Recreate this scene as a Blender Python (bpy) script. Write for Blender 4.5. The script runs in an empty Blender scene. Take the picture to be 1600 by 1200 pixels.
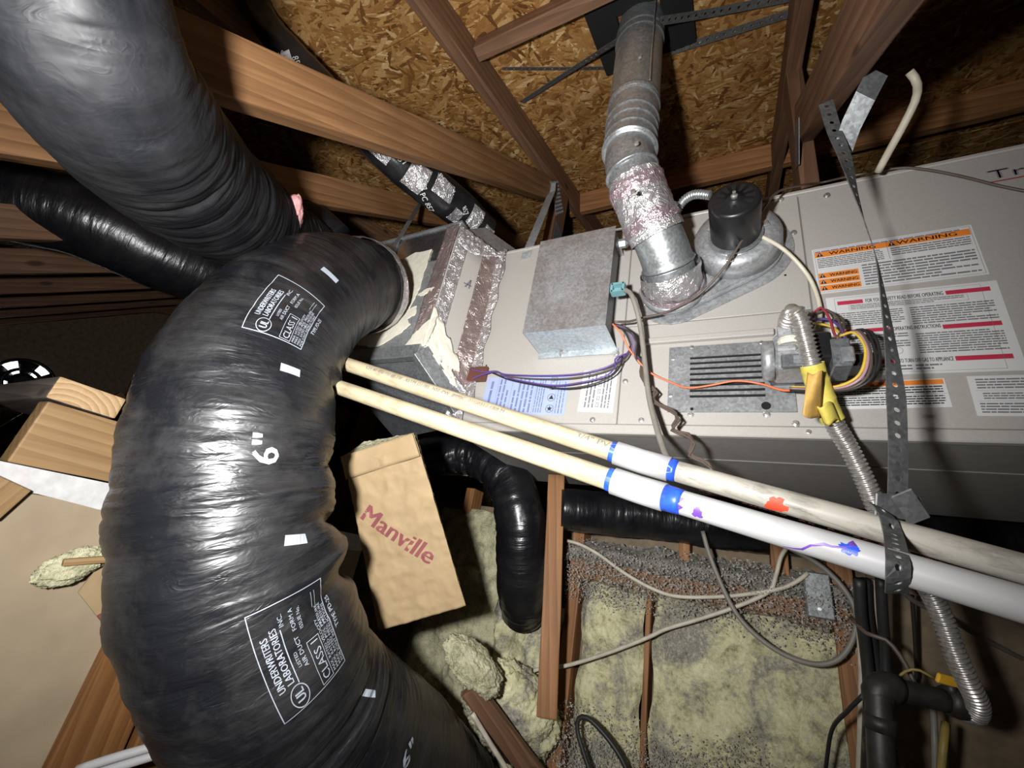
import bpy, bmesh, math, random
import numpy as np
from mathutils import Vector, Matrix
random.seed(7); np.random.seed(7)
SC = bpy.context.scene
COL = SC.collection
# ------------------------------------------------------------------ camera, light, exposure
F = 650.0                                   # focal length in pixels of a 1600x1200 frame
R = np.array([[0.88121078, 0.03227554, 0.47162045],
              [0.43718207, -0.43517006, -0.7870825],
              [0.17983158, 0.89976959, -0.39758683]])      # camera axes -> world (X along furnace, Y into attic, Z up)
cd = bpy.data.cameras.new('camera'); cam = bpy.data.objects.new('camera', cd); COL.objects.link(cam)
cd.sensor_width = 36.0; cd.lens = 36.0 * F / 1600.0; cd.clip_start = 0.02; cd.clip_end = 60
M4 = Matrix.Identity(4)
for i in range(3):
    for j in range(3): M4[i][j] = R[i, j]
cam.matrix_world = M4
SC.camera = cam
w = bpy.data.worlds.new('daylight'); SC.world = w; w.use_nodes = True
w.node_tree.nodes['Background'].inputs[0].default_value = (0.9, 0.95, 1, 1)
w.node_tree.nodes['Background'].inputs[1].default_value = 4.0
ld = bpy.data.lights.new('work_lamp', 'SPOT'); lamp = bpy.data.objects.new('work_lamp', ld); COL.objects.link(lamp)
LP = R @ np.array([-0.165, 0.06, 0.02])
lamp.location = LP
ld.energy = 86; ld.spot_size = math.radians(148); ld.spot_blend = 1.0; ld.shadow_soft_size = 0.025
ld.color = (1.0, 0.99, 0.98)
aim = R @ np.array([(780 - 800) / F, -(560 - 600) / F, -1.0])
lamp.rotation_euler = Vector(aim).to_track_quat('-Z', 'Y').to_euler()
SC.view_settings.view_transform = 'Standard'; SC.view_settings.look = 'None'
SC.view_settings.exposure = 0.0; SC.view_settings.gamma = 1.0; SC.view_settings.use_curve_mapping = False

# ------------------------------------------------------------------ pixel helpers (measuring the photograph)
def ray(x, y): return R @ np.array([(x - 800) / F, -(y - 600) / F, -1.0])
def P(x, y, d): return ray(x, y) * d                 # point at camera depth d
def PX(x, y, X): r = ray(x, y); return r * (X / r[0])
def PY(x, y, Y): r = ray(x, y); return r * (Y / r[1])
def proj(p):
    c = np.asarray(p) @ R
    return 800 + F * c[..., 0] / -c[..., 2], 600 - F * c[..., 1] / -c[..., 2], -c[..., 2]
DA, DB = 1.12, 0.39                                  # roof deck: Z = DA + DB*Y
def deckZ(Y): return DA + DB * Y
def PD(x, y, off=0.0): r = ray(x, y); return r * ((DA - off) / (r[2] - DB * r[1]))

# ------------------------------------------------------------------ noise
_perm = np.random.rand(512, 512)
def vnoise(x, y, py=0, seed=0):
    xi = np.floor(x).astype(int); yi = np.floor(y).astype(int); fx = x - xi; fy = y - yi
    fx = fx * fx * (3 - 2 * fx); fy = fy * fy * (3 - 2 * fy)
    def g(a, b):
        if py: b = b % py
        return _perm[(a + seed * 37) % 512, (b + seed * 91) % 512]
    return (g(xi, yi) * (1 - fx) + g(xi + 1, yi) * fx) * (1 - fy) + (g(xi, yi + 1) * (1 - fx) + g(xi + 1, yi + 1) * fx) * fy
def fbm(x, y, py=0, seed=0, oc=4):
    s = 0; a = .5
    for o in range(oc):
        s = s + a * vnoise(x, y, py, seed + o); x = x * 2; y = y * 2; py *= 2; a *= .5
    return s
def ridge(x, y, py=0, seed=0, oc=3):
    s = 0; a = .55
    for o in range(oc):
        n = vnoise(x, y, py, seed + o); s = s + a * (1 - np.abs(2 * n - 1)) ** 2; x = x * 2; y = y * 2; py *= 2; a *= .5
    return s

# ------------------------------------------------------------------ materials
def new_mat(name):
    m = bpy.data.materials.new(name); m.use_nodes = True
    nt = m.node_tree; b = nt.nodes['Principled BSDF']
    return m, nt, b
def N(nt, t, **kw):
    n = nt.nodes.new(t)
    for k, v in kw.items(): setattr(n, k, v)
    return n
def ramp(nt, fac, stops):
    r = N(nt, 'ShaderNodeValToRGB'); e = r.color_ramp.elements
    while len(e) < len(stops): e.new(0.5)
    for s, (p, c) in zip(e, stops): s.position = p; s.color = (*c, 1) if len(c) == 3 else c
    nt.links.new(fac, r.inputs[0]); return r.outputs[0]
def coords(nt, kind='Object', scale=(1, 1, 1), rnd=True, rot=(0, 0, 0)):
    tc = N(nt, 'ShaderNodeTexCoord'); mp = N(nt, 'ShaderNodeMapping')
    src = tc.outputs[kind]
    if rnd:
        oi = N(nt, 'ShaderNodeObjectInfo'); mu = N(nt, 'ShaderNodeMath', operation='MULTIPLY'); mu.inputs[1].default_value = 37.0
        nt.links.new(oi.outputs['Random'], mu.inputs[0])
        ad = N(nt, 'ShaderNodeVectorMath', operation='ADD'); nt.links.new(src, ad.inputs[0]); nt.links.new(mu.outputs[0], ad.inputs[1]); src = ad.outputs[0]
    mp.inputs['Scale'].default_value = scale; mp.inputs['Rotation'].default_value = rot
    nt.links.new(src, mp.inputs[0]); return mp.outputs[0]
def noise(nt, vec, scale=1, detail=3, rough=.55, dist=0, out='Fac'):
    n = N(nt, 'ShaderNodeTexNoise'); n.inputs['Scale'].default_value = scale; n.inputs['Detail'].default_value = detail
    n.inputs['Roughness'].default_value = rough; n.inputs['Distortion'].default_value = dist
    nt.links.new(vec, n.inputs['Vector']); return n.outputs[out]
def mixc(nt, fac, a, b, blend='MIX'):
    m = N(nt, 'ShaderNodeMix', data_type='RGBA', blend_type=blend)
    for s, v in ((0, fac), (6, a), (7, b)):
        if isinstance(v, (int, float)): m.inputs[s].default_value = v
        elif isinstance(v, tuple): m.inputs[s].default_value = (*v, 1)
        else: nt.links.new(v, m.inputs[s])
    return m.outputs[2]
def mth(nt, op, a, b=0.0, c=None):
    m = N(nt, 'ShaderNodeMath', operation=op)
    for i, v in enumerate((a, b) if c is None else (a, b, c)):
        if isinstance(v, (int, float)): m.inputs[i].default_value = v
        else: nt.links.new(v, m.inputs[i])
    return m.outputs[0]
def bump(nt, b, h, st=.3, dist=.002, prev=None):
    n = N(nt, 'ShaderNodeBump'); n.inputs['Strength'].default_value = st; n.inputs['Distance'].default_value = dist
    nt.links.new(h, n.inputs['Height'])
    if prev is not None: nt.links.new(prev, n.inputs['Normal'])
    nt.links.new(n.outputs[0], b.inputs['Normal']); return n.outputs[0]
def plain(name, col, rough=.5, metal=0.0, var=.12, sc=40, bs=0.0, spec=.5):
    m, nt, b = new_mat(name)
    v = coords(nt); n = noise(nt, v, sc, 4)
    lo = tuple(c * (1 - var) for c in col); hi = tuple(min(1, c * (1 + var)) for c in col)
    nt.links.new(ramp(nt, n, [(.3, lo), (.7, hi)]), b.inputs['Base Color'])
    b.inputs['Roughness'].default_value = rough; b.inputs['Metallic'].default_value = metal; b.inputs['Specular IOR Level'].default_value = spec
    if bs: bump(nt, b, n, bs, .002)
    return m
def wood(name, dark, mid, light, rough=.6, ring=1.0):
    m, nt, b = new_mat(name)
    v = coords(nt, scale=(1.1, 17 * ring, 17 * ring))
    d = noise(nt, v, 1.6, 3, .5, 1.0)
    wv = N(nt, 'ShaderNodeTexWave', wave_type='BANDS', bands_direction='DIAGONAL', wave_profile='SAW')
    wv.inputs['Scale'].default_value = 1.5; wv.inputs['Distortion'].default_value = 4.5; wv.inputs['Detail'].default_value = 2.0; wv.inputs['Detail Scale'].default_value = .55
    nt.links.new(v, wv.inputs['Vector'])
    f = noise(nt, coords(nt, scale=(4, 190, 190)), 1.0, 4, .65)
    s = mth(nt, 'ADD', mth(nt, 'MULTIPLY', wv.outputs['Fac'], .26), mth(nt, 'ADD', mth(nt, 'MULTIPLY', d, .36), mth(nt, 'MULTIPLY', f, .50)))
    c = ramp(nt, s, [(.25, light), (.52, mid), (.85, dark)])
    g = noise(nt, coords(nt, scale=(3, 5, 5)), 2.2, 3)
    c = mixc(nt, ramp(nt, g, [(.35, (0, 0, 0)), (.75, (.55, .55, .55))]), c, tuple(x * .55 for x in mid))
    kn = N(nt, 'ShaderNodeTexVoronoi'); kn.inputs['Scale'].default_value = 1.0; nt.links.new(coords(nt, scale=(4.2, 10, 10)), kn.inputs['Vector'])
    c = mixc(nt, ramp(nt, kn.outputs['Distance'], [(.07, (.85, .85, .85)), (.13, (0, 0, 0))]), c, tuple(x * .45 for x in dark))
    nt.links.new(c, b.inputs['Base Color']); b.inputs['Roughness'].default_value = rough; b.inputs['Specular IOR Level'].default_value = .3
    bump(nt, b, s, .25, .0015); return m
def endgrain(name, dark, light):
    m, nt, b = new_mat(name)
    wv = N(nt, 'ShaderNodeTexWave', wave_type='RINGS', rings_direction='X', wave_profile='SAW'); wv.inputs['Scale'].default_value = 34; wv.inputs['Distortion'].default_value = 2.5; wv.inputs['Detail'].default_value = 3
    tc = N(nt, 'ShaderNodeTexCoord'); mp = N(nt, 'ShaderNodeMapping'); mp.inputs['Location'].default_value = (0, .02, .05); nt.links.new(tc.outputs['Object'], mp.inputs[0]); nt.links.new(mp.outputs[0], wv.inputs['Vector'])
    n = noise(nt, coords(nt), 160, 4, .7)
    s = mth(nt, 'ADD', mth(nt, 'MULTIPLY', wv.outputs['Fac'], .55), mth(nt, 'MULTIPLY', n, .45))
    nt.links.new(ramp(nt, s, [(.2, light), (.8, dark)]), b.inputs['Base Color']); b.inputs['Roughness'].default_value = .85
    bump(nt, b, s, .4, .002); return m
def make_osb():
    m, nt, b = new_mat('oriented_strand_board')
    tc = N(nt, 'ShaderNodeTexCoord')
    wn = N(nt, 'ShaderNodeTexNoise'); wn.inputs['Scale'].default_value = 5.0; wn.inputs['Detail'].default_value = 1; nt.links.new(tc.outputs['Object'], wn.inputs['Vector'])
    wsub = N(nt, 'ShaderNodeVectorMath', operation='MULTIPLY_ADD'); nt.links.new(wn.outputs['Color'], wsub.inputs[0]); wsub.inputs[1].default_value = (.05, .05, 0); nt.links.new(tc.outputs['Object'], wsub.inputs[2])
    cur = None
    for k, (ang, sx, sy) in enumerate(((.15, 17, 95), (1.05, 20, 85), (-.75, 22, 110), (.5, 13, 70), (1.75, 24, 100), (-.25, 30, 150))):
        mp = N(nt, 'ShaderNodeMapping'); mp.inputs['Rotation'].default_value = (0, 0, ang); mp.inputs['Location'].default_value = (k * 3.7, k * 1.3, 0)
        sc = N(nt, 'ShaderNodeVectorMath', operation='MULTIPLY'); sc.inputs[1].default_value = (sx, sy, 1)
        nt.links.new(wsub.outputs[0], mp.inputs[0]); nt.links.new(mp.outputs[0], sc.inputs[0])
        vo = N(nt, 'ShaderNodeTexVoronoi', voronoi_dimensions='2D'); vo.inputs['Scale'].default_value = 1; nt.links.new(sc.outputs[0], vo.inputs['Vector'])
        sp = N(nt, 'ShaderNodeSeparateColor'); nt.links.new(vo.outputs['Color'], sp.inputs[0])
        h = mth(nt, 'SUBTRACT', sp.outputs[0], mth(nt, 'MULTIPLY', vo.outputs['Distance'], .35)); t = sp.outputs[1]
        if cur is None: cur = (h, t)
        else:
            mk = mth(nt, 'GREATER_THAN', h, cur[0]); inv = mth(nt, 'SUBTRACT', 1.0, mk)
            cur = (mth(nt, 'MAXIMUM', h, cur[0]), mth(nt, 'ADD', mth(nt, 'MULTIPLY', t, mk), mth(nt, 'MULTIPLY', cur[1], inv)))
    c = ramp(nt, cur[1], [(.0, (.13, .05, .012)), (.2, (.28, .125, .032)), (.5, (.42, .21, .062)), (.85, (.54, .31, .11)), (1.0, (.78, .56, .28))])
    fine = noise(nt, tc.outputs['Object'], 260, 3, .7)
    c = mixc(nt, .4, c, ramp(nt, fine, [(.3, (.25, .25, .25)), (.7, (1, 1, 1))]), 'MULTIPLY')
    big = noise(nt, tc.outputs['Object'], 3.0, 3); c = mixc(nt, ramp(nt, big, [(.42, (0, 0, 0)), (.75, (.4, .4, .4))]), c, (.16, .065, .016))
    nt.links.new(c, b.inputs['Base Color']); b.inputs['Roughness'].default_value = .62; b.inputs['Specular IOR Level'].default_value = .35
    bump(nt, b, cur[0], .5, .003); return m
def make_film(name, dust=.35, col=(.010, .0105, .013), rough=.3, wr=1.0, dcol=(.085, .08, .075), spec=.6):
    m, nt, b = new_mat(name)
    tc = N(nt, 'ShaderNodeTexCoord')
    def uv(sx, sy):
        mp = N(nt, 'ShaderNodeMapping'); mp.inputs['Scale'].default_value = (sx, sy, 1); nt.links.new(tc.outputs['UV'], mp.inputs[0]); return mp.outputs[0]
    n1 = noise(nt, uv(30, 4), 1.0, 3, .5, .5); n2 = noise(nt, uv(90, 26), 1.0, 2, .5, 1.4); n3 = noise(nt, uv(10, 5), 1, 2, .5, .8)
    r1 = mth(nt, 'ABSOLUTE', mth(nt, 'SUBTRACT', n1, .5)); r2 = mth(nt, 'ABSOLUTE', mth(nt, 'SUBTRACT', n2, .5))
    h = mth(nt, 'ADD', mth(nt, 'MULTIPLY', r1, -1.2), mth(nt, 'MULTIPLY', r2, -.26))
    d = noise(nt, uv(14, 9), 1, 5, .7, .3); df = mth(nt, 'MULTIPLY', ramp(nt, d, [(.42, (0, 0, 0)), (.72, (1, 1, 1))]), dust)
    sp = noise(nt, uv(240, 240), 1, 2, .5); df2 = ramp(nt, sp, [(.70, (0, 0, 0)), (.76, (.5, .5, .5))])
    df = mth(nt, 'ADD', df, mth(nt, 'MULTIPLY', df2, dust))
    nt.links.new(mixc(nt, df, col, dcol), b.inputs['Base Color'])
    nt.links.new(mth(nt, 'ADD', mth(nt, 'MULTIPLY', df, .5), mth(nt, 'ADD', rough, mth(nt, 'MULTIPLY', n3, .12))), b.inputs['Roughness'])
    b.inputs['Specular IOR Level'].default_value = spec
    bump(nt, b, h, .9 * wr, .006); return m
def make_galv(name='galvanized_steel', col=(.42, .44, .45), rust=0.0, metal=.75, rough=.38):
    m, nt, b = new_mat(name)
    vo = N(nt, 'ShaderNodeTexVoronoi'); vo.inputs['Scale'].default_value = 230; nt.links.new(coords(nt), vo.inputs['Vector'])
    sp = N(nt, 'ShaderNodeSeparateColor'); nt.links.new(vo.outputs['Color'], sp.inputs[0])
    n = noise(nt, coords(nt), 9, 5, .65)
    s = mth(nt, 'ADD', mth(nt, 'MULTIPLY', sp.outputs[0], .3), mth(nt, 'MULTIPLY', n, .7))
    c = ramp(nt, s, [(.25, tuple(x * .72 for x in col)), (.75, tuple(min(1, x * 1.3) for x in col))])
    if rust:
        r = noise(nt, coords(nt), 7, 4, .6); r2 = noise(nt, coords(nt), 60, 4, .7)
        c = mixc(nt, mth(nt, 'MULTIPLY', ramp(nt, mth(nt, 'ADD', mth(nt, 'MULTIPLY', r, .6), mth(nt, 'MULTIPLY', r2, .4)), [(.42, (0, 0, 0)), (.66, (1, 1, 1))]), rust), c, (.20, .12, .075))
    nt.links.new(c, b.inputs['Base Color']); b.inputs['Metallic'].default_value = metal
    nt.links.new(mth(nt, 'ADD', mth(nt, 'MULTIPLY', s, .25), rough - .1), b.inputs['Roughness'])
    bump(nt, b, n, .08, .003); return m
def make_foil(name, col=(.82, .8, .81), rough=.22, sc=26, st=.8):
    m, nt, b = new_mat(name)
    v = coords(nt); n = noise(nt, v, sc, 4, .6, 1.6); n2 = noise(nt, v, sc * .35, 2, .5, .6)
    h = mth(nt, 'ADD', mth(nt, 'ABSOLUTE', mth(nt, 'SUBTRACT', n, .5)), mth(nt, 'MULTIPLY', n2, .4))
    c = ramp(nt, n2, [(.35, tuple(x * .75 for x in col)), (.65, col)])
    nt.links.new(c, b.inputs['Base Color']); b.inputs['Metallic'].default_value = .78; b.inputs['Roughness'].default_value = rough
    bump(nt, b, h, st, .010); return m
def make_fluff(name, a, b_, c_, sc=22, rough=.95, bs=1.0, dirt=None):
    m, nt, b = new_mat(name)
    v = coords(nt, rnd=False); n = noise(nt, v, sc, 6, .7, .4); n2 = noise(nt, v, sc * 7, 3, .7)
    s = mth(nt, 'ADD', mth(nt, 'MULTIPLY', n, .7), mth(nt, 'MULTIPLY', n2, .3))
    c = ramp(nt, s, [(.36, a), (.5, b_), (.66, c_)])
    if dirt:
        g = mth(nt, 'ADD', mth(nt, 'MULTIPLY', noise(nt, v, 5.5, 4, .65, .5), .75), mth(nt, 'MULTIPLY', noise(nt, v, 70, 4, .75), .25))
        g2 = ramp(nt, noise(nt, v, 150, 3, .7), [(.3, tuple(x * .45 for x in dirt)), (.55, dirt), (.75, tuple(min(1, x * 2.1) for x in dirt))])
        c = mixc(nt, ramp(nt, g, [(.47, (0, 0, 0)), (.57, (.9, .9, .9))]), c, g2)
    nt.links.new(c, b.inputs['Base Color']); b.inputs['Roughness'].default_value = rough; b.inputs['Specular IOR Level'].default_value = .1
    bump(nt, b, s, bs, .012); return m
def make_pvc(name, base, stain, amt):
    m, nt, b = new_mat(name); tc = N(nt, 'ShaderNodeTexCoord'); mp = N(nt, 'ShaderNodeMapping'); mp.inputs['Scale'].default_value = (26, 90, 1); nt.links.new(tc.outputs['UV'], mp.inputs[0])
    n = noise(nt, mp.outputs[0], 1, 5, .7, .5); mp2 = N(nt, 'ShaderNodeMapping'); mp2.inputs['Scale'].default_value = (7, 20, 1); nt.links.new(tc.outputs['UV'], mp2.inputs[0]); n2 = noise(nt, mp2.outputs[0], 1, 3, .6)
    f = mth(nt, 'MULTIPLY', ramp(nt, mth(nt, 'ADD', mth(nt, 'MULTIPLY', n, .65), mth(nt, 'MULTIPLY', n2, .35)), [(.47, (0, 0, 0)), (.68, (1, 1, 1))]), amt)
    nt.links.new(mixc(nt, f, base, stain), b.inputs['Base Color']); b.inputs['Roughness'].default_value = .38; b.inputs['Specular IOR Level'].default_value = .45
    return m

MT = {}
MT['osb'] = make_osb()
MT['beam'] = wood('stained_fir', (.10, .045, .018), (.215, .108, .045), (.31, .17, .08))
MT['truss'] = wood('brown_fir', (.085, .042, .024), (.19, .10, .056), (.30, .165, .095))
MT['stud'] = wood('reddish_stud', (.15, .06, .022), (.33, .155, .06), (.46, .235, .10))
MT['pine'] = wood('pale_pine', (.17, .09, .034), (.28, .17, .075), (.35, .235, .115), ring=1.2)
MT['plank'] = wood('orange_plank', (.11, .042, .012), (.20, .088, .028), (.27, .135, .05))
MT['endgrain'] = endgrain('end_grain', (.28, .17, .075), (.46, .32, .18))
MT['greywood'] = wood('weathered_wood', (.05, .04, .03), (.12, .1, .085), (.2, .17, .14))
MT['film'] = make_film('black_duct_film', .26, (.0075, .008, .010), rough=.27, wr=1.1)
MT['film_dull'] = make_film('dusty_black_film', .45, (.0055, .006, .0075), .44, .8, (.024, .024, .026), .3)
MT['film_far'] = make_film('black_film_clean', .1, (.006, .006, .008), rough=.24, wr=.7)
MT['galv'] = make_galv()
MT['galv_rust'] = make_galv('stained_galvanized', (.37, .385, .40), .6, .55, .42)
MT['galv_dark'] = make_galv('dull_galvanized', (.20, .21, .22), 0, .65, .45)
MT['strap'] = make_galv('painted_shade_strap_steel', (.15, .155, .155), 0, .55, .5)  # shade on the hanger's back side put into this dark base colour
MT['foil'] = make_foil('foil_tape', rough=.3, sc=40, st=1.0)
MT['foil_pink_reflection'] = make_foil('painted_pink_reflection_foil', (.74, .58, .64), .28, 34, 1.0)  # pinkish reflections on silver foil put into the base colour
MT['foil_brown_reflection'] = make_foil('painted_brown_reflection_foil', (.62, .50, .48), .32, 30, .8)  # brownish reflection of the surroundings put into the foil's base colour
MT['foil_black'] = plain('black_printed_foil', (.02, .02, .022), .28, .3, .3, 30, .5)
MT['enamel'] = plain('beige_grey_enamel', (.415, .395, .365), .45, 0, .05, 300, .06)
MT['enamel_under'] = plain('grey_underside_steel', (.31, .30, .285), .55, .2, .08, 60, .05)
MT['plate'] = make_galv('brushed_plate', (.30, .31, .32), 0, .5, .45)
MT['black'] = plain('black_paint', (.012, .012, .013), .35)
MT['void'] = plain('dark_opening', (.004, .004, .004), .9)
MT['iron'] = plain('black_iron', (.035, .033, .03), .5, .3, .3, 60, .3)
MT['cast'] = make_galv('cast_aluminium', (.40, .41, .42), 0, .55, .45)
MT['steel'] = make_galv('stainless_flex', (.55, .53, .50), 0, .75, .3)
MT['screw'] = make_galv('zinc_screw', (.62, .62, .6), 0, .8, .3)
MT['mastic'] = plain('cream_mastic', (.66, .635, .53), .75, 0, .08, 50, .9)
MT['pvc_old'] = make_pvc('aged_pvc', (.43, .37, .245), (.22, .155, .08), .8)
MT['pvc_dirty'] = make_pvc('dirty_white_pvc', (.40, .375, .325), (.11, .10, .085), .9)
MT['pvc_white'] = make_pvc('white_pvc', (.42, .42, .425), (.30, .285, .26), .35)
MT['primer_blue'] = plain('blue_cement', (.02, .075, .55), .35, 0, .45, 60)
MT['primer_purple'] = plain('purple_primer', (.13, .05, .35), .45, 0, .35, 60)
MT['red_paint'] = plain('red_spray', (.8, .07, .03), .6, 0, .15, 60)
MT['yellowins'] = make_fluff('yellow_fiberglass', (.26, .245, .16), (.64, .61, .36), (.82, .79, .54), 16, dirt=(.30, .285, .25))
MT['clump'] = make_fluff('pale_fiberglass', (.26, .255, .16), (.52, .50, .32), (.66, .64, .46), 30)
MT['pinkins'] = plain('pink_fiberglass', (.60, .30, .30), .95, 0, .25, 90, .9)
MT['grey'] = make_fluff('grey_cellulose', (.14, .13, .115), (.32, .30, .265), (.52, .50, .45), 60)
MT['kraft'] = plain('kraft_paper', (.33, .235, .125), .7, 0, .10, 26, .35)
MT['kraft_dim'] = plain('kraft_paper_worn', (.40, .27, .14), .75, 0, .2, 26, .3)
MT['drywall'] = plain('tan_drywall_paper', (.30, .235, .155), .85, 0, .10, 14, .1)
MT['gypsum'] = plain('white_gypsum', (.50, .495, .49), .9, 0, .12, 60, .5)
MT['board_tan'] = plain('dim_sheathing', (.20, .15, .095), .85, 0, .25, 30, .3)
MT['plate_brown'] = wood('brown_plate', (.13, .06, .028), (.26, .13, .06), (.34, .18, .09))
MT['floor'] = MT['grey']
MT['lbl_white'] = plain('white_sticker', (.66, .665, .66), .5, 0, .02)
MT['lbl_blue'] = plain('blue_sticker', (.36, .42, .66), .5, 0, .03)
MT['ink'] = plain('black_ink', (.02, .02, .022), .6)
MT['ink_grey'] = plain('grey_ink', (.17, .17, .18), .6)
MT['ink_blue'] = plain('blue_ink', (.16, .2, .34), .6)
MT['orange'] = plain('orange_print', (.80, .24, .035), .5, 0, .04)
MT['crimson'] = plain('crimson_print', (.50, .035, .075), .5, 0, .05)
MT['print'] = plain('silver_print', (.34, .37, .42), .5, 0, .1)
MT['maroon'] = plain('maroon_print', (.20, .05, .055), .7, 0, .1)
MT['redink'] = plain('faded_red_ink', (.36, .10, .10), .6, 0, .2)
MT['w_purple'] = plain('purple_wire', (.11, .06, .26), .4)
MT['w_brown'] = plain('brown_wire', (.10, .075, .06), .45)
MT['w_orange'] = plain('orange_wire', (.75, .16, .06), .4)
MT['w_grey'] = plain('grey_cable', (.22, .205, .175), .5)
MT['w_white'] = plain('white_cable', (.55, .50, .40), .5, 0, .15)
MT['w_black'] = plain('black_cable', (.02, .02, .02), .5)
MT['w_yellow'] = plain('yellow_wire', (.7, .48, .06), .4)
MT['w_dull'] = plain('dull_yellow_cable', (.30, .23, .06), .5)
MT['w_red'] = plain('red_wire', (.35, .04, .06), .4)
MT['w_pink'] = plain('mauve_wire', (.42, .26, .30), .4)
MT['tube_cream'] = plain('cream_tube', (.62, .57, .45), .4)
MT['teal'] = plain('teal_plastic', (.16, .33, .36), .4)
MT['tag_yellow'] = plain('yellow_tag', (.66, .55, .10), .6, 0, .15, 60, .4)
MT['tag_amber'] = plain('amber_tag', (.62, .38, .10), .6, 0, .2, 50, .4)
MT['handle'] = plain('yellow_handle', (.75, .42, .03), .5)
MT['maroon_board'] = plain('brown_switch', (.12, .045, .03), .5)
MT['logo'] = plain('purple_logo', (.27, .235, .28), .4)

# ------------------------------------------------------------------ object builders
WORLD = {}
def put(o, Mw, parent=None):
    if parent is not None:
        o.parent = parent; o.matrix_parent_inverse = Matrix.Identity(4)
        o.matrix_basis = WORLD[parent.name].inverted() @ Mw
    else: o.matrix_basis = Mw
    WORLD[o.name] = Mw
def props(o, label=None, cat=None, group=None, kind=None):
    if label: o['label'] = label
    if cat: o['category'] = cat
    if group: o['group'] = group
    if kind: o['kind'] = kind
    return o
def thing(name, label, cat, loc, group=None):
    o = bpy.data.objects.new(name, None); COL.objects.link(o); o.empty_display_size = .05
    put(o, Matrix.Translation(Vector(loc))); return props(o, label, cat, group)
def mesh_obj(name, verts, faces, mat, parent=None, Mw=None, smooth=False, uv=None, kind=None, mats=None, midx=None):
    """verts in world space when Mw is None (origin goes to their centre), else local."""
    verts = np.asarray(verts, float)
    if Mw is None:
        c = (verts.min(0) + verts.max(0)) / 2; verts = verts - c; Mw = Matrix.Translation(Vector(c))
    me = bpy.data.meshes.new(name); me.from_pydata(verts.tolist(), [], faces)
    if uv is not None:
        L = me.uv_layers.new(name='UVMap'); idx = np.empty(len(me.loops), int); me.loops.foreach_get('vertex_index', idx)
        L.data.foreach_set('uv', np.asarray(uv)[idx].ravel())
    for q in (mats or [mat]): me.materials.append(q)
    if midx is not None: me.polygons.foreach_set('material_index', midx)
    if smooth: me.polygons.foreach_set('use_smooth', [True] * len(me.polygons))
    me.update()
    o = bpy.data.objects.new(name, me); COL.objects.link(o); put(o, Mw, parent)
    if kind: o['kind'] = kind
    return o
def bm_obj(name, bm, mat, parent=None, Mw=None, smooth=False, mats=None, kind=None):
    bm.normal_update()
    me = bpy.data.meshes.new(name); bm.to_mesh(me); bm.free()
    for q in (mats or [mat]): me.materials.append(q)
    if smooth: me.polygons.foreach_set('use_smooth', [True] * len(me.polygons))
    o = bpy.data.objects.new(name, me); COL.objects.link(o); put(o, Mw or Matrix.Identity(4), parent)
    if kind: o['kind'] = kind
    return o
def box_bm(sx, sy, sz, bev=.002, seg=1):
    bm = bmesh.new(); bmesh.ops.create_cube(bm, size=1); bmesh.ops.scale(bm, vec=(sx, sy, sz), verts=bm.verts)
    if bev: bmesh.ops.bevel(bm, geom=bm.edges[:], offset=min(bev, .45 * min(sx, sy, sz)), segments=seg, affect='EDGES', profile=.6)
    return bm
def box(name, x0, x1, y0, y1, z0, z1, mat, parent=None, bev=.002, kind=None):
    bm = box_bm(x1 - x0, y1 - y0, z1 - z0, bev)
    return bm_obj(name, bm, mat, parent, Matrix.Translation(Vector(((x0 + x1) / 2, (y0 + y1) / 2, (z0 + z1) / 2))), kind=kind)
def frame_M(o, ex, ey, ez):
    m = Matrix.Identity(4)
    for i in range(3): m[i][0] = ex[i]; m[i][1] = ey[i]; m[i][2] = ez[i]; m[i][3] = o[i]
    return m
def nrm(v): v = np.asarray(v, float); return v / np.linalg.norm(v)
def board(name, A, B, width, thick, wdir, mat, parent=None, bev=.003, endmat=None, jig=0.0):
    """lumber from A to B (centre line); wdir = direction of its wide face."""
    A = np.asarray(A, float); B = np.asarray(B, float); ex = nrm(B - A); L = np.linalg.norm(B - A)
    ey = nrm(np.asarray(wdir, float) - ex * np.dot(wdir, ex)); ez = np.cross(ex, ey)
    bm = box_bm(L, width, thick, bev, 2)
    if L > .3:
        n = int(L / .12)
        es = [e for e in bm.edges if abs((e.verts[0].co - e.verts[1].co).x) > L * .8]
        bmesh.ops.subdivide_edges(bm, edges=es, cuts=n, use_grid_fill=False)
        for v in bm.verts:
            t = v.co.x * 5 + A[0] * 9
            v.co.y += .0012 * math.sin(t * 1.3) + .0006 * math.sin(t * 4.1); v.co.z += .0009 * math.sin(t * 1.7 + 1)
    mats = [mat]
    if endmat:
        mats.append(endmat); bm.normal_update()
        for f in bm.faces:
            if abs(f.normal.x) > .9: f.material_index = 1
    return bm_obj(name, bm, mat, parent, frame_M((A + B) / 2, ex, ey, ez), mats=mats)
def catmull(pts, n, extra=None):
    p = np.asarray(pts, float); q = np.vstack([2 * p[0] - p[1], p, 2 * p[-1] - p[-2]])
    segs = len(p) - 1; d = np.linalg.norm(np.diff(p, axis=0), axis=1); cum = np.concatenate([[0], np.cumsum(d)]); out = []
    for s in np.linspace(0, cum[-1], n):
        k = min(np.searchsorted(cum, s, 'right') - 1, segs - 1); t = (s - cum[k]) / d[k]
        a, b, c, e = q[k], q[k + 1], q[k + 2], q[k + 3]
        out.append(.5 * ((2 * b) + (-a + c) * t + (2 * a - 5 * b + 4 * c - e) * t * t + (-a + 3 * b - 3 * c + e) * t ** 3))
    return np.array(out)
class Tube: pass
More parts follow.
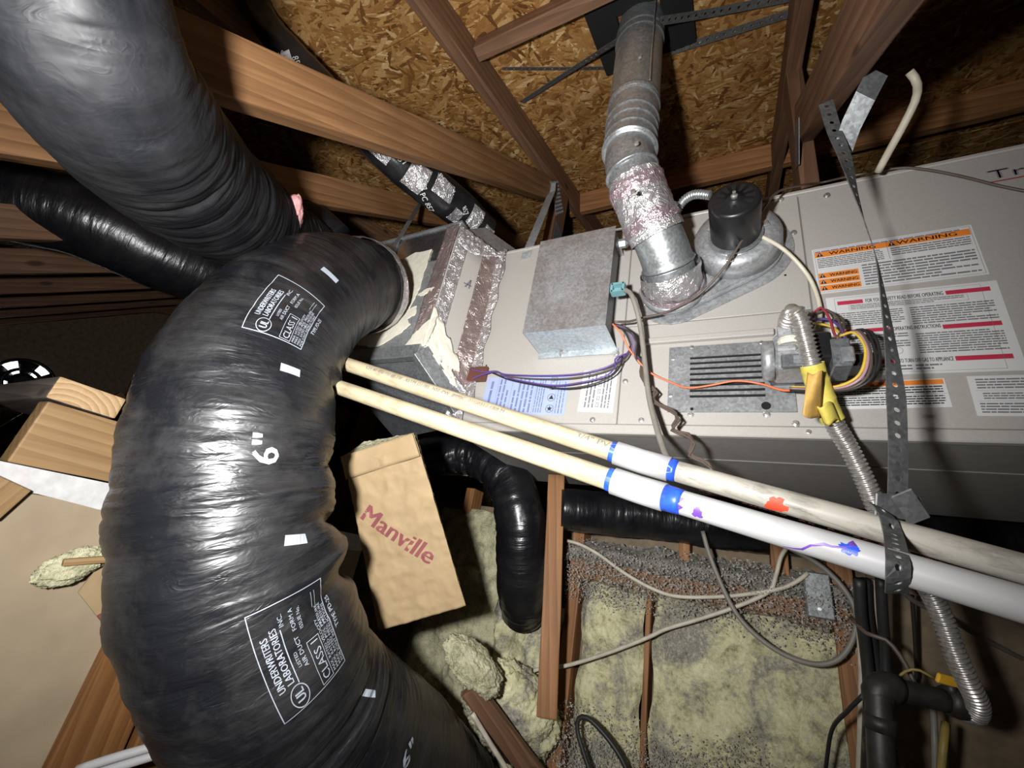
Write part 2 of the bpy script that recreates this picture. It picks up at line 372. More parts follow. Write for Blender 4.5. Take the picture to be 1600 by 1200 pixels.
def tube(name, pts, rad, mat, parent=None, n=None, segs=12, straight=False, disp=None, cap=True, smooth=True, oval=None):
    """tube through pts; rad scalar or per control point; disp(u, a, r, bend) -> outward shift."""
    pts = np.asarray(pts, float)
    if straight: path = pts; n = len(pts)
    else:
        n = n or max(8, int(np.linalg.norm(np.diff(pts, axis=0), axis=1).sum() / .012)); path = catmull(pts, n)
    d = np.linalg.norm(np.diff(path, axis=0), axis=1); u = np.concatenate([[0], np.cumsum(d)])
    if np.isscalar(rad): r = np.full(n, float(rad))
    elif straight: r = np.asarray(rad, float)
    else:
        dd = np.concatenate([[0], np.cumsum(np.linalg.norm(np.diff(pts, axis=0), axis=1))]); r = np.interp(u / u[-1], dd / dd[-1], rad)
        if n > 40:
            k = np.ones(9) / 9; r = np.convolve(np.pad(r, 4, 'edge'), k, 'valid')
    T = np.gradient(path, axis=0); T /= np.maximum(np.linalg.norm(T, axis=1), 1e-9)[:, None]
    nv = np.cross(T[0], [0.3, 0.2, 1.0]); nv = nrm(nv); Ns = []
    for i in range(n):
        nv = nv - T[i] * np.dot(nv, T[i]); nv = nrm(nv); Ns.append(nv.copy())
    Ns = np.array(Ns); Bs = np.cross(T, Ns)
    a = np.linspace(0, 2 * np.pi, segs, endpoint=False)
    rd = Ns[:, None, :] * np.cos(a)[None, :, None] + Bs[:, None, :] * np.sin(a)[None, :, None]
    if disp is not None:
        cv = np.gradient(T, axis=0) / np.maximum(np.gradient(u), 1e-6)[:, None]
        bend = (rd * cv[:, None, :]).sum(2)
        rr = r[:, None] + disp(u[:, None] + 0 * a[None, :], a[None, :] + 0 * u[:, None], r[:, None], bend)
    else: rr = r[:, None] + 0 * a[None, :]
    G = path[:, None, :] + rd * rr[:, :, None]
    verts = G.reshape(-1, 3); idx = np.arange(n * segs).reshape(n, segs); nx = np.roll(idx, -1, 1)
    faces = np.stack([idx[:-1], nx[:-1], nx[1:], idx[1:]], -1).reshape(-1, 4).tolist()
    uv = np.stack([u[:, None] + 0 * a, 0 * u[:, None] + np.abs(a[None, :] - np.pi) * r.mean()], -1).reshape(-1, 2)
    if cap:
        verts = np.vstack([verts, path[0], path[-1]]); uv = np.vstack([uv, [0, 0], [u[-1], 0]]); c0 = n * segs
        for j in range(segs): k = (j + 1) % segs; faces.append([c0, int(k), int(j)]); faces.append([c0 + 1, int((n - 1) * segs + j), int((n - 1) * segs + k)])
    o = mesh_obj(name, verts, faces, mat, parent, smooth=smooth, uv=uv)
    t = Tube(); t.o = o; t.G = G; t.u = u; t.r = r; t.segs = segs; t.path = path; t.T = T; t.rd = rd; t.n = n
    return t
def wire(name, pts, r, mat, parent=None, segs=6, n=None): return tube(name, pts, r, mat, parent, segs=segs, n=n or max(6, 5 * len(pts))).o
def lathe(name, prof, base, axis, mat, parent=None, segs=32, smooth=False):
    """prof: list of (distance along axis, radius)."""
    axis = nrm(axis); h = np.array([0, 0, 1.]) if abs(axis[2]) < .9 else np.array([1., 0, 0]); ex = nrm(np.cross(axis, h)); ey = np.cross(axis, ex)
    a = np.linspace(0, 2 * np.pi, segs, endpoint=False); V = []
    for (z, r) in prof: V.append(np.array([0, 0, z]) + np.stack([r * np.cos(a), r * np.sin(a), 0 * a], 1))
    V = np.vstack(V); Fs = []
    for i in range(len(prof) - 1):
        for j in range(segs): k = (j + 1) % segs; Fs.append([i * segs + j, i * segs + k, (i + 1) * segs + k, (i + 1) * segs + j])
    Fs.append(list(range(segs))[::-1]); Fs.append([(len(prof) - 1) * segs + j for j in range(segs)])
    o = mesh_obj(name, V, Fs, mat, parent, Mw=frame_M(base, ex, ey, axis))
    if smooth:
        o.data.polygons.foreach_set('use_smooth', [True] * (len(Fs) - 2) + [False] * 2)
    return o
def prism(name, outline, o, ex, ey, depth, mat, parent=None, bev=0.0):
    """2-D outline in axes ex, ey from origin o, extruded by depth along ex x ey."""
    ez = np.cross(ex, ey); bm = bmesh.new(); vs = [bm.verts.new((p[0], p[1], 0)) for p in outline]; f = bm.faces.new(vs)
    bmesh.ops.recalc_face_normals(bm, faces=[f]); r = bmesh.ops.extrude_face_region(bm, geom=[f])
    bmesh.ops.translate(bm, vec=(0, 0, depth), verts=[v for v in r['geom'] if isinstance(v, bmesh.types.BMVert)])
    bmesh.ops.recalc_face_normals(bm, faces=bm.faces)
    if bev: bmesh.ops.bevel(bm, geom=[e for e in bm.edges if abs(e.verts[0].co.z - e.verts[1].co.z) < 1e-6], offset=bev, segments=2, affect='EDGES')
    return bm_obj(name, bm, mat, parent, frame_M(o, ex, ey, ez))
def text2d(s, size):
    cu = bpy.data.curves.new('t', 'FONT'); cu.body = s; cu.size = size; cu.resolution_u = 2
    ob = bpy.data.objects.new('t', cu); COL.objects.link(ob); dg = bpy.context.evaluated_depsgraph_get(); me = bpy.data.meshes.new_from_object(ob.evaluated_get(dg))
    v = np.array([tuple(q.co)[:2] for q in me.vertices]).reshape(-1, 2); f = [list(p.vertices) for p in me.polygons]
    bpy.data.objects.remove(ob); bpy.data.curves.remove(cu); bpy.data.meshes.remove(me); return v, f
class Ink:
    """flat marks in a label's own 2-D frame."""
    def __init__(s): s.V = []; s.Fc = []
    def add(s, v, f):
        b = len(s.V); s.V += [tuple(q) for q in v]; s.Fc += [[i + b for i in q] for q in f]
    def rect(s, x0, y0, x1, y1, n=1):
        for k in range(n):
            a = x0 + (x1 - x0) * k / n; c = x0 + (x1 - x0) * (k + 1) / n; s.add([(a, y0), (c, y0), (c, y1), (a, y1)], [[0, 1, 2, 3]])
    def frame(s, x0, y0, x1, y1, t, n=1):
        s.rect(x0, y0, x1, y0 + t, n); s.rect(x0, y1 - t, x1, y1, n)
        for k in range(n):
            a = y0 + (y1 - y0) * k / n; c = y0 + (y1 - y0) * (k + 1) / n; s.rect(x0, a, x0 + t, c); s.rect(x1 - t, a, x1, c)
    def ring(s, cx, cy, rx, ry, t, n=28):
        v = []
        for k in range(n):
            a = 2 * math.pi * k / n; v += [(cx + rx * math.cos(a), cy + ry * math.sin(a)), (cx + (rx - t) * math.cos(a), cy + (ry - t) * math.sin(a))]
        s.add(v, [[2 * k, 2 * k + 1, (2 * k + 3) % (2 * n), (2 * k + 2) % (2 * n)] for k in range(n)])
    def text(s, x, y, st, size, width=None, bold=0.0):
        v, f = text2d(st, size)
        if len(v) == 0: return
        if width: v[:, 0] *= width / max(v[:, 0].max(), 1e-6)
        v = v + np.array([x, y]); s.add(v, f)
        if bold: s.add(v + np.array([bold, 0]), f)
    def poly(s, pts): s.add(pts, [list(range(len(pts)))])
    def lines(s, x0, y0, x1, y1, n, ht=.5, rng=None):
        p = (y1 - y0) / n
        for k in range(n):
            y = y0 + p * (k + .25); x = x0; end = x1 - (random.random() * .35 * (x1 - x0) if random.random() < .3 else 0)
            while x < end:
                L = p * random.uniform(1.2, 6.5) * ht; s.rect(x, y, min(x + L, end), y + p * ht); x += L + p * .22
def flat_ink(name, ink, o, ex, ey, mat, parent, off=.0004):
    nz = nrm(np.cross(ex, ey)); V = np.array([np.asarray(o) + ex * p[0] + ey * p[1] + nz * off for p in ink.V])
    return mesh_obj(name, V, ink.Fc, mat, parent, kind='stuff' if name == 'lettering' else None)
def ink_on_tube(name, t, px, py, ink, rot, mat, parent, off=.0015, lab=None):
    """wraps marks on a tube at the surface point seen at the pixel."""
    x, y, dep = proj(t.G); d2 = (x - px) ** 2 + (y - py) ** 2; view = (t.G * t.rd).sum(2); d2 = np.where(view > 0, 1e9, d2)
    i, j = np.unravel_index(np.argmin(d2), d2.shape); r = math.radians(rot); V = []
    for (a, b) in ink.V:
        du = a * math.cos(r) - b * math.sin(r); dv = a * math.sin(r) + b * math.cos(r)
        uu = t.u[i] + du; fi = np.clip(np.interp(uu, t.u, np.arange(t.n)), 0, t.n - 1.001); i0 = int(fi); fr = fi - i0
        rr = t.r[i0]; fj = (j - dv / rr * t.segs / (2 * math.pi)) % t.segs; j0 = int(fj); fs = fj - j0; j1 = (j0 + 1) % t.segs; j0 %= t.segs
        g = t.G
        p = (g[i0, j0] * (1 - fr) + g[i0 + 1, j0] * fr) * (1 - fs) + (g[i0, j1] * (1 - fr) + g[i0 + 1, j1] * fr) * fs
        V.append(p + t.rd[i0, j0] * off)
    return mesh_obj(name, V, ink.Fc, mat, parent)
def perforated(name, pts, width, mat, wdirs, parent=None, pitch=.02, hole=.0033, thick=.0012, holes=True):
    """steel strap with real round holes along a path; wdirs = width directions at the control points."""
    path = catmull(pts, 200); L = np.linalg.norm(np.diff(path, axis=0), axis=1).sum(); n = max(2, int(L / pitch)); path = catmull(pts, n * 2 + 1)
    d = np.concatenate([[0], np.cumsum(np.linalg.norm(np.diff(np.asarray(pts), axis=0), axis=1))]); wd = np.asarray(wdirs, float)
    s = np.linspace(0, 1, n * 2 + 1); W = np.stack([np.interp(s, d / d[-1], wd[:, k]) for k in range(3)], 1); W /= np.linalg.norm(W, axis=1)[:, None]
    V = []; Fc = []
    for k in range(n):
        a, m, c = path[2 * k], path[2 * k + 1], path[2 * k + 2]; h = width / 2; T = (c - a) / 2
        b = len(V); tl = np.linalg.norm(T)
        outer = [a - W[2 * k] * h, a, a + W[2 * k] * h, m + W[2 * k + 1] * h, c + W[2 * k + 2] * h, c, c - W[2 * k + 2] * h, m - W[2 * k + 1] * h]
        Tn = T / tl; Wm = W[2 * k + 1]; Wm = nrm(Wm - Tn * np.dot(Wm, Tn)); inner = []
        for q in ((-1, -1), (-1, 0), (-1, 1), (0, 1), (1, 1), (1, 0), (1, -1), (0, -1)):
            l = math.hypot(*q); inner.append(m + (Tn * q[0] / l + Wm * q[1] / l) * hole)
        V += outer + inner
        for q in range(8):
            q2 = (q + 1) % 8; Fc.append([b + q, b + q2, b + 8 + q2, b + 8 + q])
        if not holes: Fc.append([b + 8 + q for q in range(8)])
    o = mesh_obj(name, V, Fc, mat, parent)
    md = o.modifiers.new('thickness', 'SOLIDIFY'); md.thickness = thick; md.offset = 0
    return o
def sheet(name, fn, nu, nv, mat, parent=None, thick=0.0, smooth=True, kind=None):
    V = []; 
    for i in range(nu):
        for j in range(nv): V.append(fn(i / (nu - 1), j / (nv - 1)))
    Fc = [[i * nv + j, i * nv + j + 1, (i + 1) * nv + j + 1, (i + 1) * nv + j] for i in range(nu - 1) for j in range(nv - 1)]
    o = mesh_obj(name, V, Fc, mat, parent, smooth=smooth, kind=kind)
    if thick:
        md = o.modifiers.new('thickness', 'SOLIDIFY'); md.thickness = thick; md.offset = 0
    return o
def blob(name, c, ax, mat, parent=None, amp=.25, sc=6.0, sub=5, seed=0, kind=None):
    """lumpy mass: ellipsoid with axes ax (3 vectors) pushed by noise."""
    bm = bmesh.new(); bmesh.ops.create_icosphere(bm, subdivisions=sub, radius=1)
    co = np.array([tuple(v.co) for v in bm.verts]); A = np.asarray(ax, float)
    n = fbm(co[:, 0] * sc * .5 + 20 + seed, co[:, 1] * sc * .5 + 9 * co[:, 2] * .4 + 20, 0, seed) + .6 * fbm(co[:, 2] * sc + 40, co[:, 0] * sc + 30 + co[:, 1] * sc * .7, 0, seed + 5)
    n = n + .35 * (ridge(co[:, 0] * sc * 1.6 + 50, co[:, 1] * sc * 1.6 + co[:, 2] * sc + 50, 0, seed + 8) - .4) + .25 * (fbm(co[:, 2] * sc * 5 + 60, co[:, 0] * sc * 5 + co[:, 1] * sc * 4 + 60, 0, seed + 3) - .45)
    q = (co * (1 + amp * (n - .75))[:, None]) @ A + np.asarray(c)
    Fc = [[v.index for v in f.verts] for f in bm.faces]; bm.free()
    return mesh_obj(name, q, Fc, mat, parent, smooth=True, kind=kind)
UP = np.array([0, 0, 1.]); EX = np.array([1., 0, 0]); EY = np.array([0, 1., 0]); OUT = -EY
# ================================================================== SETTING
FZ = -.75
sl = nrm([0, 1, DB]); dn = nrm([0, -DB, 1])
roof = bpy.data.objects.new('ceiling', None); COL.objects.link(roof); put(roof, Matrix.Translation((0, 1, deckZ(1)))); props(roof, 'sloping roof deck of strand board panels above the furnace', kind='structure')
def deck_panel(x0, x1, y0, y1):
    c = np.array([(x0 + x1) / 2, (y0 + y1) / 2, deckZ((y0 + y1) / 2)]) + dn * .006
    bm = box_bm(x1 - x0 - .003, (y1 - y0) * math.sqrt(1 + DB * DB) - .003, .012, .001)
    bm_obj('roof_panel', bm, MT['osb'], roof, frame_M(c, EX, sl, dn))
ys = [-1.6, -.78, .36, 1.5, 2.64, 4.1]
for a, b in zip(ys[:-1], ys[1:]):
    off = 0 if ys.index(a) % 2 else 1.2
    xs = [-5.4, -4.2 + off * .5, -1.9 + off * .2, .5 + off * .3, 1.7]
    for c, d in zip(xs[:-1], xs[1:]): deck_panel(c, d, a, b)
bm = box_bm(7.2, 6.4, .01, 0); bm_obj('seam_light_block', bm, MT['void'], roof, frame_M(np.array([-1.85, 1.25, deckZ(1.25)]) + dn * .02, EX, sl, dn))  # added unseen black sheet, keeps daylight out of the panel seams
wb = bpy.data.objects.new('wall_back', None); COL.objects.link(wb); put(wb, Matrix.Translation((0, 1.42, 0))); props(wb, 'low stud wall below the furnace holding yellow batts', kind='structure')
WY = 1.38
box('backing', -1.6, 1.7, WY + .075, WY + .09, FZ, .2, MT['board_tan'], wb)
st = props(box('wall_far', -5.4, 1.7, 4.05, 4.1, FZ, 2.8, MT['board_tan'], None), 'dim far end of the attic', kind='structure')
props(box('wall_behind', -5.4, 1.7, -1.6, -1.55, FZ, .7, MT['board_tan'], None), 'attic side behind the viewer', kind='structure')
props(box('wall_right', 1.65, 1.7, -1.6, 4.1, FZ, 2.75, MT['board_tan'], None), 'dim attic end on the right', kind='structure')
props(box('floor', -5.4, 1.7, -1.6, 4.1, FZ - .05, FZ, MT['grey'], None), 'attic floor under grey loose insulation', kind='structure')
# gable end far left with a round opening for the fan
GX = -5.0
gc = PX(30, 598, GX)
def gable():
    bm = bmesh.new(); n = 40; R0 = .19; y0, y1, z0, z1 = -1.6, 4.1, FZ, 2.8; inn = []; outr = []
    for k in range(n):
        a = 2 * math.pi * k / n; cy, cz = math.cos(a), math.sin(a); inn.append(bm.verts.new((0, gc[1] + R0 * cy, gc[2] + R0 * cz)))
        t = min([(y1 - gc[1]) / cy if cy > 1e-6 else 1e9, (y0 - gc[1]) / cy if cy < -1e-6 else 1e9, (z1 - gc[2]) / cz if cz > 1e-6 else 1e9, (z0 - gc[2]) / cz if cz < -1e-6 else 1e9])
        outr.append(bm.verts.new((0, gc[1] + t * cy, gc[2] + t * cz)))
    for k in range(n): q = (k + 1) % n; bm.faces.new((inn[k], inn[q], outr[q], outr[k]))
    r = bmesh.ops.extrude_face_region(bm, geom=bm.faces[:]); bmesh.ops.translate(bm, vec=(-.03, 0, 0), verts=[v for v in r['geom'] if isinstance(v, bmesh.types.BMVert)])
    return bm_obj('wall_left', gable_bm_fix(bm), MT['board_tan'], None, Matrix.Translation((GX, 0, 0)))
def gable_bm_fix(bm): bmesh.ops.recalc_face_normals(bm, faces=bm.faces); return bm
props(gable(), 'far gable end wall with a bright round vent opening', kind='structure')
fan = thing('gable_fan', 'small dark round fan against the bright vent opening at the far left', 'fan', (GX + .05, gc[1], gc[2]))
for rr in (.18, .105): tube('guard_ring', [(GX + .06, gc[1] + rr * math.cos(a), gc[2] + rr * math.sin(a)) for a in np.linspace(0, 2 * math.pi, 33)], .013, MT['black'], fan, straight=True, segs=8)
lathe('hub', [(0, .075), (.05, .075), (.07, .05)], (GX + .02, gc[1], gc[2]), EX, MT['black'], fan, 20)
for k in range(5):
    a = 2 * math.pi * k / 5 + .5; d = np.array([0, math.cos(a), math.sin(a)]); e = np.array([0, -math.sin(a), math.cos(a)])
    c0 = np.array([GX + .05, gc[1], gc[2]])
    sheet('blade', lambda s, t: c0 + d * (.05 + .12 * s) + e * ((t - .5) * (.05 + .09 * s)) + EX * (t - .5) * .05, 4, 4, MT['black'], fan, .004)
# tan drywall on the left, its broken white edge on top
DX = -.95
dw = props(box('wall_side', DX - .013, DX, -.62, .95, FZ, -.03, MT['drywall'], None, .001), 'tan paper-faced drywall sheet at the lower left', kind='structure')
def edge_fn():
    n = 60; V = []; Fc = []
    for i in range(n):
        y = -.62 + 1.57 * i / (n - 1); zl = -.030 - .004 * random.random() - .004 * math.sin(y * 23); V += [(DX + .0015, y, zl), (DX + .0005, y, .006), (DX - .014, y, .006), (DX - .014, y, zl)]
    for i in range(n - 1):
        for k in range(4): q = (k + 1) % 4; Fc.append([i * 4 + k, i * 4 + q, i * 4 + 4 + q, i * 4 + 4 + k])
    return mesh_obj('broken_edge', V, Fc, MT['gypsum'], dw)
edge_fn()
# ------------------------------------------------------------------ trusses
def on_line(p, q, Y): t = (Y - p[1]) / (q[1] - p[1]); return p + (q - p) * t
def truss(X, side, label, webpx, joint_extra=0, chord=True, mat='truss', wmat=None, Yn=-.5, Yf=None, post=None, line=None):
    """side=-1: lumber lies on the -X side of plane X (its visible face)."""
    t = thing('roof_truss', label, 'truss', (X, .6, deckZ(.6)))
    xc = X + side * .019
    if line is None: a = PX(*webpx[0], X); b = PX(*webpx[1], X)
    else: a, b = line
    dr = nrm(b - a); dr[0] = 0; dr = nrm(dr); wd = np.array([0, -dr[2], dr[1]])
    s0 = a + dr * ((Yn - a[1]) / dr[1]); e0 = a + dr * ((Yf - a[1]) / dr[1])
    off = wd * .0445; s0 = s0 + off; e0 = e0 + off; s0[0] = e0[0] = xc
    board('web', s0, e0, .089, .038, wd, MT[wmat or mat], t)
    if chord:
        c = -dn * .0455
        board('top_chord', np.array([xc, -1.5, deckZ(-1.5)]) + c, np.array([xc, 3.9, deckZ(3.9)]) + c, .089, .038, dn, MT[mat], t)
    if post:
        y, z0 = post; board('post', (xc + side * .001, y, z0), (xc + side * .001, y, deckZ(y) - .09), .089, .037, EY, MT[mat], t)
    return t, e0
def gusset(t, X, side, y, z, ang, w=.09, h=.13):
    c = math.cos(ang); s = math.sin(ang); ex = np.array([0, c, s]); ey = np.array([0, -s, c]); o = np.array([X - side * .0004, y, z]); bm = bmesh.new()
    bmesh.ops.create_cube(bm, size=1); bmesh.ops.scale(bm, vec=(w, h, .0012), verts=bm.verts)
    for i in range(int(w / .009)):
        for j in range(int(h / .014)):
            m = bmesh.ops.create_cube(bm, size=1)['verts']; bmesh.ops.scale(bm, vec=(.0022, .007, .0014), verts=m); bmesh.ops.translate(bm, vec=(-w / 2 + .006 + i * .009, -h / 2 + .009 + j * .014, .0008), verts=m)
    bm_obj('gusset_plate', bm, MT['galv_dark'], t, frame_M(o, ex, ey, np.cross(ex, ey)))
T1, e1 = truss(-.60, -1, 'truss with the long lit orange-brown beam across the upper left', [(400, 163), (800, 291)], mat='truss', wmat='beam', Yf=1.10, post=(1.12, .86))
gusset(T1, -.60, -1, 1.06, 1.36, .9); gusset(T1, -.6, -1, 1.12, 1.22, 0, .07, .09)
T2, e2 = truss(-1.06, -1, 'truss whose lit beam passes behind the upper left black duct and silver taped pipe', [(400, 304), (690, 351)], mat='truss', wmat='beam', Yf=1.25, post=(1.25, .0))
T0, e3 = truss(.15, 1, 'truss at the upper right with a thick diagonal beam and a post behind the furnace', [(1392, 0), (1283, 165)], mat='truss', Yn=-.2, Yf=.86, post=(.90, .86))
gusset(T0, .15, 1, .83, 1.03, .7, .07, .1)
LA = np.array([0, .012, .45]); LB = np.array([0, .951, 1.243])
names = ['first dark truss beyond the two lit ones, under the black ducts', 'second dark truss receding beyond the black ducts', 'third dark truss receding at the far left', 'fourth dark truss receding at the far left', 'fifth dark truss, faint at the far left', 'farthest dark truss, barely lit near the gable']
for k in range(6):
    X = -1.66 - .6 * k; o = np.array([X, 0, 0]); tt, _ = truss(X, -1, names[k], None, mat='truss', wmat='truss', Yf=1.5, post=(1.45, -.7), line=(LA + o, LB + o))
    tt['group'] = 'dark trusses receding at left'
    for yy in (.75, 1.0): board('web', (X - .02, yy, -.1), (X - .02, yy + .3, .55), .06, .038, EY, MT['truss'], tt)
# blocking along the deck
b6 = board('deck_brace', (-.66, 1.30, deckZ(1.30) - .048), (1.62, 1.30, deckZ(1.30) - .048), .089, .038, dn, MT['stud'])
props(b6, 'long horizontal lumber brace on the roof deck behind the flue', 'brace')
pb = PX(737, 76, -.6); b5 = board('deck_block', (-.598, pb[1] + .02, pb[2] + .045), (.147, pb[1] + .02, pb[2] + .045), .089, .038, UP, MT['truss'])
props(b5, 'short lumber block joining two trusses at the top centre', 'block')
# ------------------------------------------------------------------ stud wall below the furnace
def wstud(px, py, w=.038, zt=.2, y=WY, mat='stud', zb=FZ):
    x = PY(px, py, y)[0]; return board('stud', (x, y + .03, zb), (x, y + .03, zt), w, .07, EX, MT[mat], wb)
wstud(898, 900); wstud(1326, 1000, .05); wstud(744, 730, .038, .25, zb=.1); wstud(1012, 1000, .014, .04); wstud(1212, 790, .04, .25, zb=.09); wstud(1070, 815, .03, .2, zb=.09)
board('plate', (PY(905, 850, WY)[0], WY + .03, .05), (PY(1330, 890, WY)[0], WY + .03, .05), .075, .07, UP, MT['plate_brown'], wb)
def batt(label, x0, x1, z0, z1, y, mat, amp=.03, seed=0, nu=90, nv=120):
    def fn(s, t):
        x = x0 + (x1 - x0) * s; z = z0 + (z1 - z0) * t
        n = float(fbm(np.array(x * 9 + 30), np.array(z * 9 + 30), 0, seed)) + .35 * float(fbm(np.array(x * 45 + 30), np.array(z * 45 + 30), 0, seed + 3)) - .65
        e = min(min(s, 1 - s) * 9, min(t, 1 - t) * 14, 1)
        return (x + .006 * math.sin(z * 31 + seed), y + amp * .5 * (1 - e) - amp * n * 1.5, z + .006 * math.sin(x * 27))
    o = sheet('insulation_batt', fn, nu, nv, mat, None, .0)
    return props(o, label, 'insulation')
sx = [PY(910, 900, WY)[0] + .01, PY(1006, 1000, WY)[0], PY(1020, 1000, WY)[0], PY(1318, 1000, WY)[0]]
batt('yellow fiberglass batt in the narrow stud bay right of the lit post', sx[0], sx[1], FZ + .05, -.0, WY, MT['yellowins'], .035, 1, 50, 120)
batt('wide yellow fiberglass batt left of the galvanized cover plate', sx[2], sx[3], FZ + .05, .0, WY, MT['yellowins'], .035, 2, 100, 120)
batt('grey dusty fiberglass batt behind the brown paper piece', PY(690, 800, WY)[0], PY(785, 900, WY)[0], FZ + .05, .17, WY - .02, MT['clump'], .04, 3, 60, 120)
batt('yellow fiberglass batt below the hanging black duct, left of the lit post', PY(770, 1000, WY)[0] - .02, PY(852, 1000, WY)[0] + .04, FZ + .05, -.08, WY, MT['yellowins'], .04, 4, 60, 90)
# grey loose cellulose caught on the batts, one countless mass
def cellulose():
    V = []; Fc = []; rng = np.random.RandomState(3)
    n = 0
    while n < 26000:
        x = rng.uniform(sx[0] - .05, sx[3] + .05); z = rng.uniform(FZ + .1, .13)
        d = fbm(np.array(x * 6 + 11), np.array(z * 6 + 17), 0, 9); top = max(0, 1 - abs(z - .035) / .095); low = max(0, min(1, (-.28 - z) / .1))
        if rng.rand() > max(0, (d - .50) * 3.0) + top * .9 + low * .75: continue
        n += 1; s = rng.uniform(.0012, .0042); c = np.array([x, WY - rng.uniform(.0, .022) - .012 - .03 * top - (.028 if z > .05 else 0), z]); b = len(V)
        q = rng.normal(size=(4, 3)); q /= np.linalg.norm(q, axis=1)[:, None]; V += list(c + q * s); Fc += [[b, b + 1, b + 2], [b, b + 2, b + 3], [b, b + 3, b + 1], [b + 1, b + 3, b + 2]]
    return mesh_obj('loose_insulation', V, Fc, MT['flake'], None, kind='stuff')
MT['flake'] = plain('grey_flakes', (.40, .38, .335), .95, 0, .5, 400)
def mound():
    x0, x1 = PY(905, 830, WY)[0] - .02, PY(1330, 880, WY)[0]
    def fn(s, t):
        x = x0 + (x1 - x0) * s; h = .03 + .035 * float(fbm(np.array(x * 14 + 9), np.array(3.3), 0, 5)); a = t * math.pi
        n = .010 * (float(fbm(np.array(x * 60 + 9), np.array(t * 9 + 2.), 0, 6)) - .45)
        return (x, WY + .02 - (.05 + n) * math.sin(a) * (.4 + .6 * math.sin(a)), .085 + (h + n * 2) * (1 - 2 * t))
    return sheet('insulation_drift', fn, 140, 24, MT['grey'], None)
props(mound(), 'long grey drift of loose insulation lying along the wall plate under the black duct', 'insulation')
props(cellulose(), 'grey loose cellulose fluff caught over the yellow batts', 'insulation')
post = board('support_post', PY(855, 1120, 1.2), (PY(870, 740, 1.2)[0], 1.2, .281), .05, .04, nrm([1, .35, 0]), MT['stud'])
props(post, 'lit reddish lumber post standing under the furnace', 'post')
# lower right: dim sheathing and dark things
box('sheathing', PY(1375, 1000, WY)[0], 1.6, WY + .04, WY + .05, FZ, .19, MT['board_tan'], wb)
# ================================================================== FURNACE (its face is the plane Y = FY)
FY = .80
def fp(x, y, out=0.0): return PY(x, y, FY - out)
fur = thing('furnace', 'horizontal beige-grey gas furnace hung below the roof deck, panels covered in warning stickers', 'furnace', (.1, 1.1, .282))
E_ = MT['enamel']
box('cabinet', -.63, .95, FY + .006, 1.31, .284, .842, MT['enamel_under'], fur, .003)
box('door_panel', -.63, -.2165, FY, FY + .006, .304, .836, E_, fur, .0015)
zs = fp(1120, 497)[2]
box('door_panel', -.2145, .1325, FY, FY + .006, .304, zs - .001, E_, fur, .0015)
box('door_panel', -.2145, .1325, FY, FY + .006, zs + .001, .836, E_, fur, .0015)
box('door_panel', .1345, .95, FY, FY + .006, .304, .836, E_, fur, .0015)
box('top_rail', -.63, .95, FY - .004, FY + .01, .8365, .846, E_, fur, .002)
box('bottom_rail', -.63, .95, FY - .003, FY + .012, .282, .3025, E_, fur, .002)
a = fp(1000, 537); b = fp(1200, 524)
box('ledge', a[0], b[0] + .01, FY - .012, FY, a[2] - .007, a[2] + .006, E_, fur, .002)
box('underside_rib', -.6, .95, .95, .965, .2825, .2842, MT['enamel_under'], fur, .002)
# screws
for (x, y) in [(1292, 306), (1240, 364), (1220, 312), (1081, 544), (1052, 562), (1048, 619), (1079, 648), (1190, 537), (977, 596), (926, 656), (1002, 657), (1198, 648), (1243, 662), (1263, 676), (1151, 447), (1007, 476), (1030, 490), (1242, 600), (790, 392)]:
    p = fp(x, y, .001); lathe('screw', [(0, .0062), (.0012, .0062), (.0014, .0042), (.0052, .0040), (.0056, .003)], p, OUT, MT['screw'], fur, 8)
for (x, y) in [(1204, 433), (1227, 430), (760, 571)]: lathe('hole', [(0, .0022), (.0006, .0022)], fp(x, y, .0002), OUT, MT['void'], fur, 8)
# louvred burner cover
x0, z0 = fp(1043, 645)[0], fp(1043, 645)[2]; x1, z1 = fp(1245, 640)[0], fp(1120, 540)[2]
sx0, sz0 = fp(1078, 625)[0], fp(1078, 628)[2]; sx1, sz1 = fp(1192, 560)[0], fp(1130, 557)[2]
box('burner_opening', sx0 - .004, sx1 + .004, FY - .0012, FY - .0002, sz0 - .004, sz1 + .004, MT['void'], fur, 0)
bm = bmesh.new()
def addb(xa, xb, za, zb):
    m = bmesh.ops.create_cube(bm, size=1)['verts']; bmesh.ops.scale(bm, vec=(xb - xa, .0026, zb - za), verts=m); bmesh.ops.translate(bm, vec=((xa + xb) / 2, FY - .0035, (za + zb) / 2), verts=m)
addb(x0, sx0, z0, z1); addb(sx1, x1, z0, z1); addb(sx0, sx1, sz1, z1); addb(sx0, sx1, z0, sz0)
ns = 8; pit = (sz1 - sz0) / ns
for k in range(ns): addb(sx0, sx1, sz0 + pit * k, sz0 + pit * (k + .56))
bm_obj('louver_plate', bm, MT['plate'], fur)
for (x, y, r_) in [(1197, 634, .0075), (1081, 639, .003)]: lathe('hole', [(0, r_), (.0008, r_)], fp(x, y, .0049), OUT, MT['void'], fur, 16)
